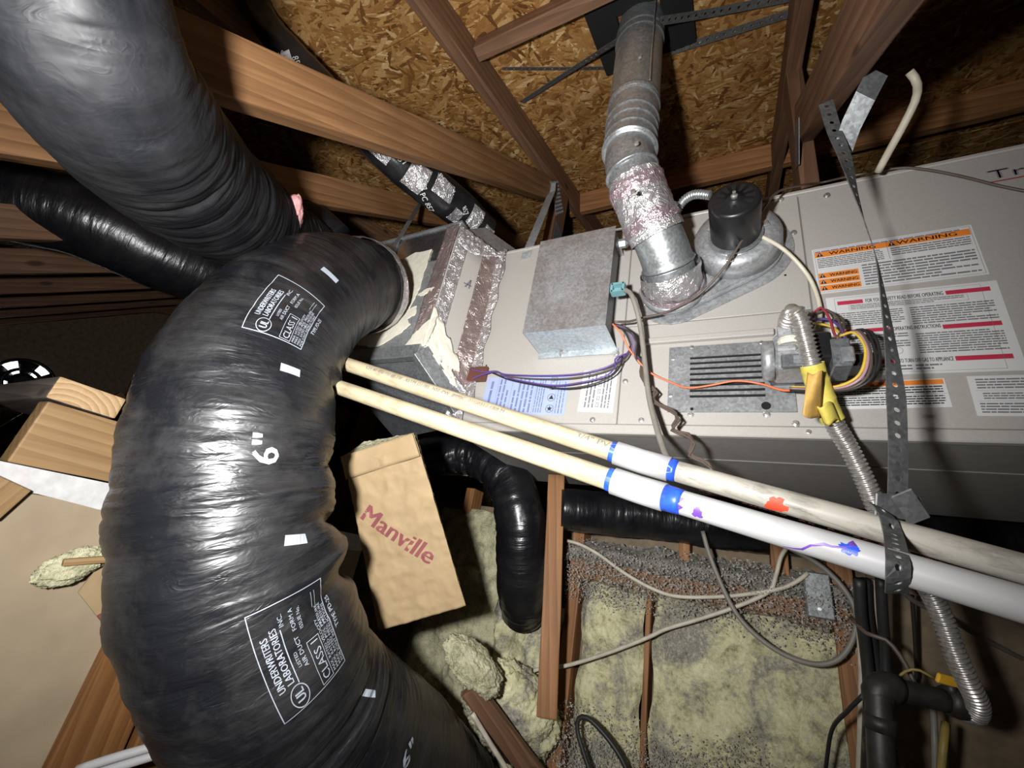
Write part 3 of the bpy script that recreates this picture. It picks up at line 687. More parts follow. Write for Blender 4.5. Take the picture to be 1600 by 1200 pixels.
# galvanized junction box
jb = [fp(843, 377, .1), None]
X0, X1, Z0, Z1 = -.419, -.229, .482, .752
bm = bmesh.new()
def addp(xa, xb, ya, yb, za, zb):
    m = bmesh.ops.create_cube(bm, size=1)['verts']; bmesh.ops.scale(bm, vec=(xb - xa, yb - ya, zb - za), verts=m); bmesh.ops.translate(bm, vec=((xa + xb) / 2, (ya + yb) / 2, (za + zb) / 2), verts=m)
addp(X0, X1, .70, .7015, Z0, Z1); addp(X0, X0 + .0015, .7016, .80, Z0, Z1); addp(X0 + .0016, X1 - .004, .7016, .80, Z1 - .0015, Z1); jo = bm_obj('junction_box', bm, MT['galv_rust'], fur)
MT['galv_blue'] = make_galv('clean_galvanized', (.50, .55, .58), 0, .5, .42)
bm = bmesh.new(); addp(X0 + .0016, X1 - .0005, .7016, .797, Z0, Z0 + .0015); addp(X0, X1 + .004, .795, .7965, Z0 - .014, Z0); bm_obj('box_flap', bm, MT['galv_blue'], fur)
box('box_interior', X0 + .003, X1 - .018, .705, .799, Z0 + .003, Z1 - .003, MT['galv_dark'], fur, 0)
box('box_side', X1 - .0176, X1 - .016, .7032, .799, Z0 + .003, Z1 - .003, MT['galv_dark'], fur, 0)
for (x, y) in [(878, 553), (962, 552)]: lathe('screw', [(0, .0075), (.0014, .0075), (.0016, .005), (.005, .0045)], fp(x, y, .0055), OUT, MT['screw'], fur, 8)
box('stub_pipe', X1 - .002, X1 + .028, .712, .735, .705, .728, MT['galv'], fur, .008)
c = PY(966, 452, .715); bm = bmesh.new()
for k in range(4):
    m = bmesh.ops.create_cube(bm, size=1)['verts']
    bmesh.ops.scale(bm, vec=(.026 if k < 2 else .005, .018, .005 if k < 2 else .022), verts=m); bmesh.ops.translate(bm, vec=(0 if k < 2 else (.0125 if k == 2 else -.0125), 0, (.0095 if k == 0 else -.0095) if k < 2 else 0), verts=m)
m = bmesh.ops.create_cube(bm, size=1)['verts']; bmesh.ops.scale(bm, vec=(.022, .006, .018), verts=m); bmesh.ops.translate(bm, vec=(0, .008, 0), verts=m)
bm_obj('cable_clamp', bm, MT['teal'], fur, Matrix.Translation(Vector(c)))
# inducer: teardrop flange, housing, motor
c2 = np.array([.013, FY, .700]); c1 = np.array([-.112, FY, .612])
def tear(r2, r1, n=22):
    d = c1 - c2; d = np.array([d[0], d[2]]); L = np.linalg.norm(d); u = d / L; be = math.acos(max(-1, min(1, (r2 - r1) / L))); an = math.atan2(u[1], u[0]); out = []
    for k in range(n + 1): t = an + be + (2 * math.pi - 2 * be) * k / n; out.append((c2[0] + r2 * math.cos(t), c2[2] + r2 * math.sin(t)))
    for k in range(n // 2 + 1): t = an - be + 2 * be * k / (n // 2); out.append((c1[0] + r1 * math.cos(t), c1[2] + r1 * math.sin(t)))
    r = []
    for p in out:                               # pull the waist in a little
        q = np.array(p); s = np.dot(q - c2[[0, 2]], u) / L; side = np.array([-u[1], u[0]]); w_ = np.dot(q - c2[[0, 2]], side)
        r.append(tuple(q))
    mid = c2[[0, 2]] + u * L * .60; side = np.array([-u[1], u[0]]); f = []
    for i_, p in enumerate(r):
        f.append(p)
    return f
H0 = np.array([0, 0, 0.]); EZ = UP
def tprism(name, r2, r1, y, dep, mat, bev):   # plate standing dep towards the viewer from plane y
    return prism(name, [(p[0], p[1]) for p in tear(r2, r1)], np.array([0, y, 0]), EX, EZ, dep, mat, fur, bev)
tprism('inducer_flange', .104, .080, FY - .0005, .004, MT['cast'], .001)
tprism('inducer_housing', .086, .062, FY - .0045, .016, MT['cast'], .005)
lathe('inducer_scroll', [(0, .084), (.03, .082), (.042, .076), (.046, .06), (.046, .02)], c2 + OUT * .02, OUT, MT['cast'], fur, 40, True)
mc = np.array([.0105, .735, .686])
lathe('motor_ring', [(0, .046), (.004, .046), (.004, .050), (.007, .050), (.007, .046)], mc + OUT * .004, OUT, MT['galv'], fur, 32)
lathe('motor_ring', [(0, .045), (.003, .048), (.006, .045)], mc - OUT * .002, OUT, MT['galv'], fur, 32)
mo = lathe('inducer_motor', [(0, .043), (.002, .0445), (.082, .0445), (.088, .0425), (.090, .038), (.090, .012), (.093, .011), (.093, .004)], mc + OUT * .012, OUT, MT['black'], fur, 48, True)
for k in range(12):
    a_ = 2 * math.pi * k / 12; d = EX * math.cos(a_) + UP * math.sin(a_); e = -EX * math.sin(a_) + UP * math.cos(a_); o_ = mc + OUT * (.012 + .0892)
    V = [o_ + d * .018 - e * .0022, o_ + d * .034 - e * .0045, o_ + d * .034 + e * .0045, o_ + d * .018 + e * .0022]; V = V + [v + OUT * .0018 for v in V]
    mesh_obj('motor_vent', V, [[0, 1, 2, 3], [4, 7, 6, 5], [0, 4, 5, 1], [1, 5, 6, 2], [2, 6, 7, 3], [3, 7, 4, 0]], MT['void'], mo)
lathe('shaft_nut', [(0, .006), (.006, .006), (.008, .003), (.014, .003)], mc + OUT * .103, OUT, MT['screw'], mo, 8)
for a_ in (-1.75, .35, 2.5):
    d = EX * math.cos(a_) + UP * math.sin(a_); o_ = mc + d * .052 + OUT * .003
    bm = box_bm(.022, .014, .006, .001); bm_obj('motor_foot', bm, MT['galv'], fur, frame_M(o_, d, np.cross(OUT, d), OUT))
    lathe('screw', [(0, .006), (.004, .005)], o_ + d * .004 + OUT * .003, OUT, MT['screw'], fur, 8)
cf = PY(1110, 305, .66); tube('flex_conduit', [cf, PY(1085, 304, .665), PY(1066, 316, .68), PY(1050, 345, .70)], .0085, MT['galv'], fur, n=90, segs=12, disp=lambda u, a, r, b: .0012 * np.sin(u / .0052 * 2 * np.pi))
tube('pressure_hose', [PY(1171, 388, .745), PY(1171, 372, .73), PY(1185, 368, .73), PY(1225, 390, .74), PY(1262, 430, .765), PY(1279, 470, .78), PY(1281, 498, .77), PY(1275, 515, .76)], .0038, MT['tube_cream'], fur, segs=8)
# gas valve
def vp(x, y, Y): return PY(x, y, Y)
q = vp(1240, 552, .715)
gv = box('gas_valve', q[0] - .028, q[0] + .028, .70, .76, q[2] - .034, q[2] + .030, MT['cast'], fur, .005)
lathe('regulator_cap', [(0, .034), (.012, .034), (.016, .030), (.017, .012)], (q[0] - .028, .73, q[2] - .004), -EX, MT['cast'], gv, 28, True)
box('valve_rib', q[0] - .026, q[0] + .004, .694, .702, q[2] - .004, q[2] + .006, MT['cast'], gv, .003)
box('valve_plate', q[0] - .02, q[0] + .03, .690, .702, q[2] - .036, q[2] - .014, MT['galv_dark'], gv, .002)
box('valve_label', q[0] - .004, q[0] + .018, .6885, .6898, q[2] - .032, q[2] - .018, MT['plate'], gv, 0)
box('valve_back', q[0] - .03, q[0] + .03, .76, .80, q[2] - .02, q[2] + .02, MT['galv_dark'], gv, .002)
q2 = vp(1285, 540, .70)
box('solenoid', q2[0] - .026, q2[0] + .012, .692, .752, q2[2] - .024, q2[2] + .022, MT['black'], gv, .003)
q3 = vp(1313, 552, .70)
box('terminal_block', q3[0] - .012, q3[0] + .012, .690, .745, q3[2] - .026, q3[2] + .022, MT['galv_dark'], gv, .002)
box('terminal_block', q3[0] - .002, q3[0] + .014, .684, .70, q3[2] - .022, q3[2] + .004, MT['plate'], gv, .002)
box('connector', q3[0] + .012, q3[0] + .05, .72, .76, q3[2] - .01, q3[2] + .012, MT['black'], gv, .004)
qn = vp(1234, 514, .69)
lathe('hex_nut', [(0, .019), (.016, .019), (.018, .016)], qn - UP * .012 + EY * .006, nrm([-.05, -.25, 1]), MT['cast'], gv, 6)
lathe('sealant_ring', [(0, .0165), (.006, .018), (.012, .015)], qn - UP * .022 + EY * .012, nrm([-.05, -.25, 1]), MT['mastic'], gv, 14)
# loose wires round the valve
for k, (mt, dx, dy) in enumerate((('w_yellow', 0, 0), ('w_pink', 4, 4), ('w_brown', 9, 8), ('w_black', 22, 2), ('w_black', 16, 10))):
    wire('valve_wire', [vp(1312, 525, .715), vp(1335 + dx, 520 - k, .70), vp(1352 + dx, 545 + dy, .69), vp(1346 + dx, 580 + dy, .69), vp(1325 + dx * .5, 598 + dy, .70), vp(1290, 606 + dy * .6, .72), vp(1235, 605 + dy * .5, .75)], .0022, MT[mt], gv)
for mt, pts in (('w_red', [(1270, 490), (1284, 481), (1297, 500), (1303, 520), (1310, 530)]), ('w_brown', [(1271, 492), (1290, 485), (1307, 495), (1314, 515), (1308, 528)]), ('w_yellow', [(1271, 505), (1290, 508), (1305, 514), (1315, 525)]), ('w_purple', [(1271, 499), (1292, 499), (1310, 508), (1320, 527)]), ('w_brown', [(1300, 500), (1315, 497), (1318, 512), (1312, 528)])):
    wire('valve_wire', [vp(x, y, .76 - .06 * i / len(pts)) for i, (x, y) in enumerate(pts)], .0022, MT[mt], gv)
# wires lying on the casing
box('limit_switch', fp(733, 575)[0], fp(760, 598)[0], FY - .012, FY - .0005, fp(745, 598)[2], fp(745, 576)[2], MT['maroon_board'], fur, .002)
for k, (mt, pts) in enumerate((('w_purple', [(735, 577), (757, 581), (775, 580), (790, 585), (850, 587), (905, 584), (950, 573), (975, 557), (985, 545)]),
               ('w_brown', [(768, 581), (785, 587), (840, 592), (900, 590), (950, 578), (978, 560), (987, 540)]),
               ('w_purple', [(738, 592), (755, 585), (775, 581), (800, 592), (860, 602), (905, 598), (945, 588), (960, 575), (962, 560), (978, 553)]),
               ('w_black', [(770, 583), (795, 593), (840, 602), (880, 607), (920, 602), (955, 588), (970, 570), (972, 556)]))):
    wire('limit_wire', [fp(x, y, .012 + .012 * math.sin(3.1 * i / len(pts)) + .003 * k) for i, (x, y) in enumerate(pts)], .0018, MT[mt], fur)
wire('orange_wire', [fp(x, y, o) for x, y, o in ((957, 506, .08), (970, 520, .07), (985, 548, .05), (1013, 580, .03), (1050, 598, .02), (1075, 606, .02), (1110, 602, .025), (1150, 595, .03), (1190, 600, .03), (1225, 610, .04), (1262, 606, .06))], .0020, MT['w_orange'], fur)
for k in range(5):
    wire('bundle_wire', [fp(958 + k, 506 + k, .07), fp(975 + 3 * k, 512 + 2 * k, .07), fp(986 + 2 * k, 535, .055), fp(985 + 2 * k, 545 + k * 3, .045), fp(1000, 560 + k * 2, .035)], .0022, MT[['w_black', 'w_brown', 'w_purple', 'w_brown', 'w_black'][k]], fur)
wire('ignitor_wire', [fp(x, y, o) for x, y, o in ((960, 503, .08), (985, 502, .06), (1005, 496, .05), (1040, 488, .045), (1090, 462, .05), (1130, 420, .08), (1160, 375, .10), (1190, 330, .10), (1215, 300, .07), (1250, 290, .03), (1285, 285, -.02), (1330, 275, .01), (1400, 263, .012), (1440, 264, .014), (1500, 275, .013), (1560, 290, .012), (1620, 302, .012))], .0024, MT['w_brown'], fur)
# ------------------------------------------------------------------ stickers and their printing
def sticker(name, TL, TR, BL, mat, fill, label=None):
    o = fp(*TL, .0006); ex = fp(*TR, .0006) - o; W = np.linalg.norm(ex); ex = ex / W; ey = fp(*BL, .0006) - o; H = abs(np.dot(ey, np.cross(ex, EY) if 0 else UP)); up = nrm(np.cross(EY, ex) * -1) if 0 else nrm(np.cross(ex, EY) * 1)
    if up[2] < 0: up = -up
    bm = box_bm(W, H, .0005, 0); s = bm_obj(name, bm, MT[mat], fur, frame_M(o + ex * W / 2 - up * H / 2, ex, up, np.cross(ex, up)))
    inks = {}
    class D:
        def __getitem__(self, k): return inks.setdefault(k, Ink())
    fill(D(), W, H)
    base = o - up * H
    for i, (k, ink) in enumerate(inks.items()):
        if k in ('orange', 'crimson'):
            for f_ in ink.Fc:
                one = Ink(); one.add([ink.V[q] for q in f_], [list(range(len(f_)))]); flat_ink('color_bar', one, base, ex, up, MT[k], s, .0004)
        elif ink.V: flat_ink('lettering', ink, base, ex, up, MT[k], s, .0004 + .00025 * (k in ('ink', 'ink_grey', 'ink_blue')) + .0004 * (k == 'lbl_white'))
    if label: s['label'] = label
    return s
def tri_mark(D, x, y, h):
    D['ink'].poly([(x, y), (x + h * 1.05, y), (x + h * .52, y + h)]); D['lbl_white'].rect(x + h * .46, y + h * .28, x + h * .58, y + h * .66); D['lbl_white'].rect(x + h * .46, y + h * .1, x + h * .58, y + h * .2)
def warn(D, x0, y0, x1, y1, tx, h):
    D['orange'].rect(x0, y0, x1, y1); tri_mark(D, tx, y0 + (y1 - y0) * .12, (y1 - y0) * .78); D['ink'].text(tx + h * 1.6, y0 + (y1 - y0) * .2, 'WARNING', (y1 - y0) * .80, width=min(h * 5.6, x1 - tx - h * 1.6 - .003), bold=.0004)
def lblA(D, W, H):
    D['ink_grey'].frame(.003, .003, W - .003, H - .003, .0005)
    D['ink_blue'].lines(.005, H - .011, W * .93, H - .004, 1, .4)
    warn(D, .004, H * .80, W - .004, H * .925, .006, .0125); tri_mark(D, W * .50, H * .815, H * .095); D['ink'].text(W * .555, H * .825, 'WARNING', H * .105, width=.08, bold=.0004)
    D['ink_grey'].rect(W * .492, H * .55, W * .495, H * .925)
    D['ink_grey'].lines(.006, H * .55, W * .46, H * .78, 6); D['ink_grey'].lines(W * .51, H * .60, W * .97, H * .78, 4)
    for k in range(3): warn(D, .004, H * (.33 - .135 * k), W * .285, H * (.44 - .135 * k), .0055, .0098)
    D['ink_grey'].lines(W * .31, H * .06, W * .97, H * .52, 8)
def lblB(D, W, H):
    D['ink_grey'].frame(.012, .004, W - .02, H - .004, .0004)
    D['crimson'].rect(.016, H * .885, W * .235, H * .935); D['crimson'].rect(W * .72, H * .885, W * .955, H * .935)
    D['ink'].text(W * .25, H * .888, 'FOR YOUR SAFETY READ BEFORE OPERATING', .011, width=W * .455, bold=.0002)
    D['ink_grey'].frame(W * .14, H * .80, W * .83, H * .875, .0004); D['ink_grey'].lines(W * .15, H * .81, W * .81, H * .87, 3)
    D['ink_grey'].lines(W * .05, H * .60, W * .46, H * .78, 7); D['ink_grey'].lines(W * .50, H * .56, W * .95, H * .78, 8)
    D['crimson'].rect(.016, H * .51, W * .36, H * .555); D['crimson'].rect(W * .655, H * .485, W * .955, H * .535)
    D['ink'].text(W * .38, H * .505, 'OPERATING INSTRUCTIONS', .0105, width=W * .265, bold=.0002)
    D['ink_grey'].lines(W * .05, H * .28, W * .46, H * .48, 7); D['ink_grey'].lines(W * .50, H * .22, W * .95, H * .46, 9)
    D['ink_grey'].ring(W * .33, H * .33, .007, .007, .0006, 16); D['ink_grey'].ring(W * .38, H * .27, .007, .007, .0006, 16)
    D['crimson'].rect(.016, H * .125, W * .36, H * .17); D['crimson'].rect(W * .675, H * .125, W * .955, H * .175)
    D['ink'].text(W * .375, H * .128, 'TO TURN OFF GAS TO APPLIANCE', .0105, width=W * .29, bold=.0002)
    D['ink_grey'].lines(W * .05, H * .04, W * .44, H * .11, 2); D['ink_grey'].lines(W * .46, H * .04, W * .60, H * .11, 2)
def lblC(D, W, H):
    D['orange'].rect(.002, H * .80, W - .002, H * .97); tri_mark(D, W * .36, H * .815, H * .13); D['ink'].text(W * .45, H * .83, 'WARNING', H * .14, width=.03)
    D['ink'].lines(.004, H * .50, W - .005, H * .77, 3, .45); D['ink_grey'].rect(.002, H * .465, W - .002, H * .475); D['ink'].lines(.004, H * .1, W - .005, H * .44, 4, .45)
def lblD(D, W, H):
    D['ink_grey'].lines(.008, H * .66, W * .96, H * .94, 4); D['ink_grey'].rect(.005, H * .62, W - .005, H * .625); D['ink_grey'].lines(.012, H * .40, W * .9, H * .58, 3); D['ink_grey'].rect(.005, H * .36, W - .005, H * .365); D['ink_grey'].lines(.006, H * .06, W * .96, H * .33, 4)
def lblE(D, W, H):   # printed sideways
    class Rt:
        def __init__(s, k): s.k = k
    for x0_, x1_, n in ((.05, .12, 1), (.17, .32, 3), (.36, .62, 5), (.64, .75, 4)):
        ink = Ink(); ink.lines(.06 * H, 0, .94 * H, (x1_ - x0_) * W, n, .42); D['ink_blue'].add([(x0_ * W + v[1], v[0]) for v in ink.V], ink.Fc)
    for x in (.16, .34, .63, .87, .93): D['ink_blue'].rect(W * x, H * .03, W * x + .0006, H * .97)
    D['ink'].frame(W * .80, H * .64, W * .865, H * .96, .0009); D['ink'].ring(W * .832, H * .70, .0055, .0055, .0022, 16); D['ink'].text(W * .81, H * .83, 'SP', .009)
    for cy in (.44, .16): D['ink'].ring(W * .832, H * cy, .0095, .0095, .0009, 24)
    D['ink'].poly([(W * .832 - .006, H * .44 - .004), (W * .832 + .006, H * .44 - .004), (W * .832, H * .44 + .007)])
    st_ = [];
    for k in range(10): a_ = math.pi / 2 + k * math.pi / 5; rr = .0075 if k % 2 == 0 else .003; st_.append((W * .832 + rr * math.cos(a_), H * .16 + rr * math.sin(a_)))
    D['ink'].add(st_ + [(W * .832, H * .16)], [[k, (k + 1) % 10, 10] for k in range(10)])
    ink = Ink(); ink.lines(.05 * H, 0, .95 * H, .1 * W, 3, .3); D['ink_blue'].add([(.885 * W + v[1], v[0]) for v in ink.V], ink.Fc)
def lblF(D, W, H):
    D['ink_grey'].frame(W * .1, H * .07, W * .92, H * .96, .0005)
    for x0_, x1_, n in ((.14, .46, 3), (.62, .9, 3)):
        ink = Ink(); ink.lines(.1 * H, 0, .93 * H, (x1_ - x0_) * W, n, .42); D['ink_grey'].add([(x0_ * W + v[1], v[0]) for v in ink.V], ink.Fc)
    for k in range(5): D['ink_grey'].frame(W * .5, H * (.12 + .16 * k), W * .58, H * (.22 + .16 * k), .0012)
sticker('warning_sticker', (1268, 391), (1517, 351), (1289, 459), 'lbl_white', lblA, 'white sticker with orange WARNING bars')
sticker('instruction_sticker', (1290, 466), (1557, 438), (1316, 588), 'lbl_white', lblB, 'large white sticker with crimson bars')
sticker('warning_sticker', (1297, 599), (1475, 591), (1310, 640), 'lbl_white', lblC, 'small white sticker with one orange bar')
sticker('notice_sticker', (1510, 588), (1700, 583), (1531, 650), 'lbl_white', lblD, 'plain white text sticker')
sticker('rating_sticker', (763, 590), (891, 587), (752, 646), 'lbl_blue', lblE, 'pale blue rating sticker')
sticker('notice_sticker', (913, 579.5), (966, 579), (907, 643), 'lbl_white', lblF, 'small white text sticker')
lg = Ink(); lo = fp(1545, 284, .0006); lx = nrm(fp(1640, 262, .0006) - lo); lu = UP
lg.text(.0, .004, 'Tra', .030, width=.066, bold=.002)
lg2 = Ink(); lg2.rect(.0, -.004, .12, -.0015); flat_ink('badge_line', lg2, lo, EX, UP, MT['w_red'], fur, .0006)
flat_ink('badge', lg, lo, EX, UP, MT['logo'], fur, .0006)
# ------------------------------------------------------------------ plenum at the furnace's left end
ple = thing('plenum', 'galvanized sheet-metal plenum with cream mastic and foil tape at the left end of the furnace', 'plenum', (-.85, .95, .46))
PXL, PXR, PY0, PZ0, PZ1 = -1.03, -.684, .68, .46, .866
MT['mirror'] = make_galv('shiny_galvanized', (.55, .56, .57), 0, .95, .2)
box('front_panel', PXL, PXR, PY0, PY0 + .004, PZ0, .745, MT['plate'], ple, .001)
box('front_panel', PXL, PXR, PY0, PY0 + .004, .747, PZ1, MT['mirror'], ple, .001)
box('casing', PXL, PXR - .001, PY0 + .005, 1.0, PZ0 + .002, PZ1 - .002, MT['galv_dark'], ple, .001)
box('top_flange', PXL, PXR + .01, PY0 - .006, PY0 + .03, PZ1, PZ1 + .008, MT['galv'], ple, .001)
p_ = PY(617, 390, PY0); box('seam_strip', p_[0] - .008, p_[0] + .008, PY0 - .003, PY0, .76, PZ1, MT['galv'], ple, .001)
S0t, S0b, S1b, S1t = np.array([PXR, PY0, PZ1 - .004]), np.array([PXR, PY0, PZ0]), np.array([-.605, FY - .001, .345]), np.array([-.605, FY - .001, .832])
def sl_pt(s, t, o=0.0):
    p = (S0b * (1 - s) + S1b * s) * (1 - t) + (S0t * (1 - s) + S1t * s) * t; return p + nrm([.83, -.56, 0]) * o
sheet('side_panel', lambda s, t: sl_pt(s, t), 6, 6, E_, ple, .003)
def tape(name, f, mat, nu=14, nv=60, amp=.0045, seed=0):
    def fn(s, t):
        p, nn = f(s, t); n = float(ridge(np.array(s * 4 + 10.0), np.array(t * 22 + 10.0), 0, seed, 3)); return p + nn * (.0012 + amp * n)
    return sheet(name, fn, nu, nv, MT[mat], ple, .0008)
nS = nrm([.83, -.56, 0])
tape('foil_strip', lambda s, t: (np.array([PXR - .045 + .045 * s, PY0, PZ0 + .03 + (PZ1 - PZ0 - .03) * t]), OUT), 'foil_brown_reflection', seed=1)
tape('foil_strip', lambda s, t: (sl_pt(.02 + .26 * s, t), nS), 'foil', seed=2)
tape('foil_strip', lambda s, t: (sl_pt(.62 + .38 * s, t), nS), 'foil_brown_reflection', seed=3)
tape('foil_strip', lambda s, t: (np.array([-.607 + (.028 + .004 * math.sin(t * 31)) * s, FY - .004, .33 + .51 * t]), OUT), 'foil', seed=4)
tape('foil_crinkle', lambda s, t: (sl_pt(.05 + .95 * t, 1.0 - .16 * s * (.5 + .5 * math.sin(t * 3 + 1)), .004), nS), 'foil', 12, 30, .010, 5)
tape('foil_crinkle', lambda s, t: (np.array([-.64 + .055 * s, FY - .006, .842 - .11 * t * (.6 + .4 * s)]), OUT), 'foil', 16, 24, .010, 6)
tape('foil_crinkle', lambda s, t: (np.array([-.648 + .055 * s - .01 * t, FY - .006, .30 + .085 * t]), OUT), 'foil', 16, 24, .010, 7)
tape('foil_crinkle', lambda s, t: (sl_pt(t, .0 + .07 * s, .003), nS), 'foil', 8, 30, .008, 8)
mesh_obj('side_flap', [(-.684, .70, .866), (-.60, .82, .836), (-.585, .86, .90), (-.66, .76, .925), (-.686, .70, .865), (-.603, .824, .834), (-.588, .864, .90), (-.663, .764, .924)], [[0, 1, 2, 3], [7, 6, 5, 4], [0, 4, 5, 1], [1, 5, 6, 2], [2, 6, 7, 3], [3, 7, 4, 0]], MT['galv'], ple)
def mastic(outl, Y, name='mastic_patch', dep=.004):
    pts = [PY(x, y, Y) for x, y in outl]; o_ = np.array([0, Y, 0]); fine = []
    for i in range(len(pts)):
        a_, b_ = pts[i], pts[(i + 1) % len(pts)]
        for k in range(4): c_ = a_ + (b_ - a_) * k / 4; fine.append((c_[0] + random.uniform(-.0025, .0025), c_[2] + random.uniform(-.0025, .0025)))
    return prism(name, fine, o_, EX, UP, dep, MT['mastic'], ple, .0012)
mastic([(600, 405), (628, 407), (650, 396), (676, 390), (668, 412), (660, 440), (655, 455), (648, 470), (640, 485), (652, 478), (650, 492), (637, 500), (642, 508), (628, 520), (606, 534), (585, 545), (560, 540), (560, 420)], PY0 - .0005)
mastic([(652, 462), (668, 452), (681, 449), (672, 458), (660, 464)], PY0 - .0005)
mastic([(634, 541), (645, 526), (655, 516), (668, 503), (684, 494), (676, 520), (664, 541)], PY0 - .003)
sheet('mastic_patch', lambda s, t: sl_pt(-.03 + (.70 + .08 * math.sin(t * 9)) * s, .005 + (.27 - .13 * s + .015 * math.sin(s * 23)) * t, .007 + .006 * float(ridge(np.array(s * 5 + 3.), np.array(t * 7 + 3.), 0, 17))), 16, 16, MT['mastic'], ple, .003)
box('bottom_flange', -1.03, PXR + .002, PY0 - .012, PY0 + .012, PZ0 - .036, PZ0, MT['galv'], ple, .002)
A_ = np.array([PXR, PY0 - .005, PZ0 - .018]); B_ = np.array([-.612, FY - .008, .335]); board('bottom_flange', A_, B_, .045, .02, UP, MT['galv'], ple, .002)
mesh_obj('hopper_bottom', [(-1.02, .70, .43), (-.69, .70, .43), (-.625, .82, .30), (-.95, .95, .30), (-1.02, .70, .44), (-.69, .70, .44), (-.625, .82, .31), (-.95, .95, .31)], [[0, 3, 2, 1], [4, 5, 6, 7], [0, 1, 5, 4], [1, 2, 6, 5], [2, 3, 7, 6], [3, 0, 4, 7]], MT['galv_dark'], ple)
board('brace', PY(632, 568, .66) * 1.08, PY(668, 548, .66) * 1.05, .012, .004, UP, MT['galv'], ple, .001)
mk = Ink()
mk.add([(0, 0), (.012, .03), (.016, .028), (.005, 0)], [[0, 1, 2, 3]]); mk.add([(.012, .03), (.016, .03), (.016, .0), (.012, 0)], [[0, 1, 2, 3]]); mk.rect(-.004, .009, .02, .013)
flat_ink('pen_mark', mk, sl_pt(.42, .60, .002), nrm(S1b * [1, 1, 0] - S0b * [1, 1, 0]), UP, MT['ink_grey'], ple, .001)
# ------------------------------------------------------------------ flue
flu = thing('flue_pipe', 'galvanized flue pipe rising from the furnace through the roof deck, elbow wrapped in foil tape', 'flue', (-.112, .78, .612))
path = catmull([(-.112, .775, .612), (-.112, .735, .618), (-.122, .69, .648), (-.145, .645, .700), (-.166, .607, .755), (-.178, .592, .80), (-.181, .59, .84)], 80)
tt = np.linalg.norm(np.diff(path, axis=0), axis=1); cu = np.concatenate([[0], np.cumsum(tt)]); tot = cu[-1]
cuts = [0, .18, .40, .60, .80, 1.0]
for a_, b_ in zip(cuts[:-1], cuts[1:]):
    m = (cu >= a_ * tot - 1e-6) & (cu <= b_ * tot + .004)
    pp = path[m]; nn = 26; pp = catmull(pp, nn); s_ = np.linspace(0, 1, nn); rr = .0505 + .0045 * np.exp(-((s_ - .04) / .05) ** 2) - .0012 * s_
    tube('elbow_gore', pp, rr, MT['galv'], flu, straight=True, segs=48)
zt = deckZ(.59) + .15
def psec(z0, z1, r0, beads):
    zz = np.linspace(z0, z1, 160); rr = np.full(160, r0)
    for b_, h in beads: rr = rr + h * np.exp(-((zz - b_) / .0035) ** 2)
    tube('pipe_section', [(-.181 - .004 * (z - .84), .59, z) for z in zz], rr, MT['galv'], flu, straight=True, segs=48)
psec(.835, .905, .0535, [(.84, .005), (.870, .003), (.90, .003)]); psec(.90, .985, .0550, [(.925, .003), (.975, .003)]); psec(.98, zt, .0555, [(.988, .003), (1.26, .002)])
seam = board('pipe_seam', (-.138, .545, .99), (-.139, .545, zt - .1), .003, .002, EX, MT['galv'], flu, .001)
def wrap(name, t0, t1, r0, mat, seed, amp=.004):
    m = (cu >= t0 * tot) & (cu <= t1 * tot); pp = catmull(path[m], 34)
    tube(name, pp, np.full(34, r0), MT[mat], flu, straight=True, segs=64, cap=False, disp=lambda u, a, r, b: amp * ridge(u * 60 + 5, a / (2 * np.pi) * 14, 14, seed, 3) + .0015)
wrap('foil_wrap', .37, .76, .0515, 'foil', 11); wrap('foil_wrap', .63, .73, .0525, 'foil_pink_reflection', 12, .005); wrap('foil_wrap', .42, .51, .0525, 'foil_pink_reflection', 13, .005); wrap('foil_wrap', .0, .17, .0565, 'foil', 14, .006); wrap('foil_wrap', .02, .07, .0595, 'foil_pink_reflection', 15, .005)
lathe('collar', [(0, .066), (.012, .066), (.016, .062)], (-.112, .782, .612), OUT, MT['cast'], flu, 40, True)
fc = np.array([-.184, .59, deckZ(.59) - .012])
bm = bmesh.new()
for k in range(4):
    m = bmesh.ops.create_cube(bm, size=1)['verts']
    s_ = [(.07, .23, .02), (.07, .23, .02), (.105, .06, .02), (.105, .06, .02)][k]; bmesh.ops.scale(bm, vec=s_, verts=m); bmesh.ops.translate(bm, vec=[(-.0876, 0, 0), (.0876, 0, 0), (0, .0852, 0), (0, -.0852, 0)][k], verts=m)
bm_obj('flashing', bm, MT['void'], flu, frame_M(fc, EX, sl, dn))
for z in (1.235, 1.262): lathe('band', [(0, .0590), (.012, .0590)], (-.1828, .59, z), nrm([0, -.25, 1]), MT['strap'], flu, 40)
for k in range(3): lathe('screw', [(0, .005), (.004, .004)], PY(1000 - 5 * k, 150 + 75 * k - 60 * (k == 0), .537), OUT, MT['screw'], flu, 8)
ym = Ink(); ym.text(0, 0, 'Z', .02); ym.text(.0, -.02, 'Y', .02)
def dstrap(px, label, c=.021):
    pts = [PD(x, y, o) for x, y, o in px]; return props(perforated('perforated_strap', pts, c, MT['strap'], [dn * .25 + nrm(np.cross(pts[-1] - pts[0], dn)) for _ in pts], pitch=.021, hole=.0036), label, 'strap', 'perforated straps bracing the flue')
dstrap([(1030, 33, .09), (1110, 20, .03), (1275, -12, .012)], 'upper perforated strap running right from the flue along the roof deck')
dstrap([(1048, 80, .012), (1150, 48, .012), (1275, 8, .012)], 'lower perforated strap running right from the black flashing to the truss')
dstrap([(968, 62, .1), (900, 105, .04), (815, 160, .012)], 'perforated strap slanting down left from the flue')
dstrap([(962, 106, .012), (880, 107, .012), (785, 107, .012)], 'level perforated strap left of the flue on the roof deck', .014)
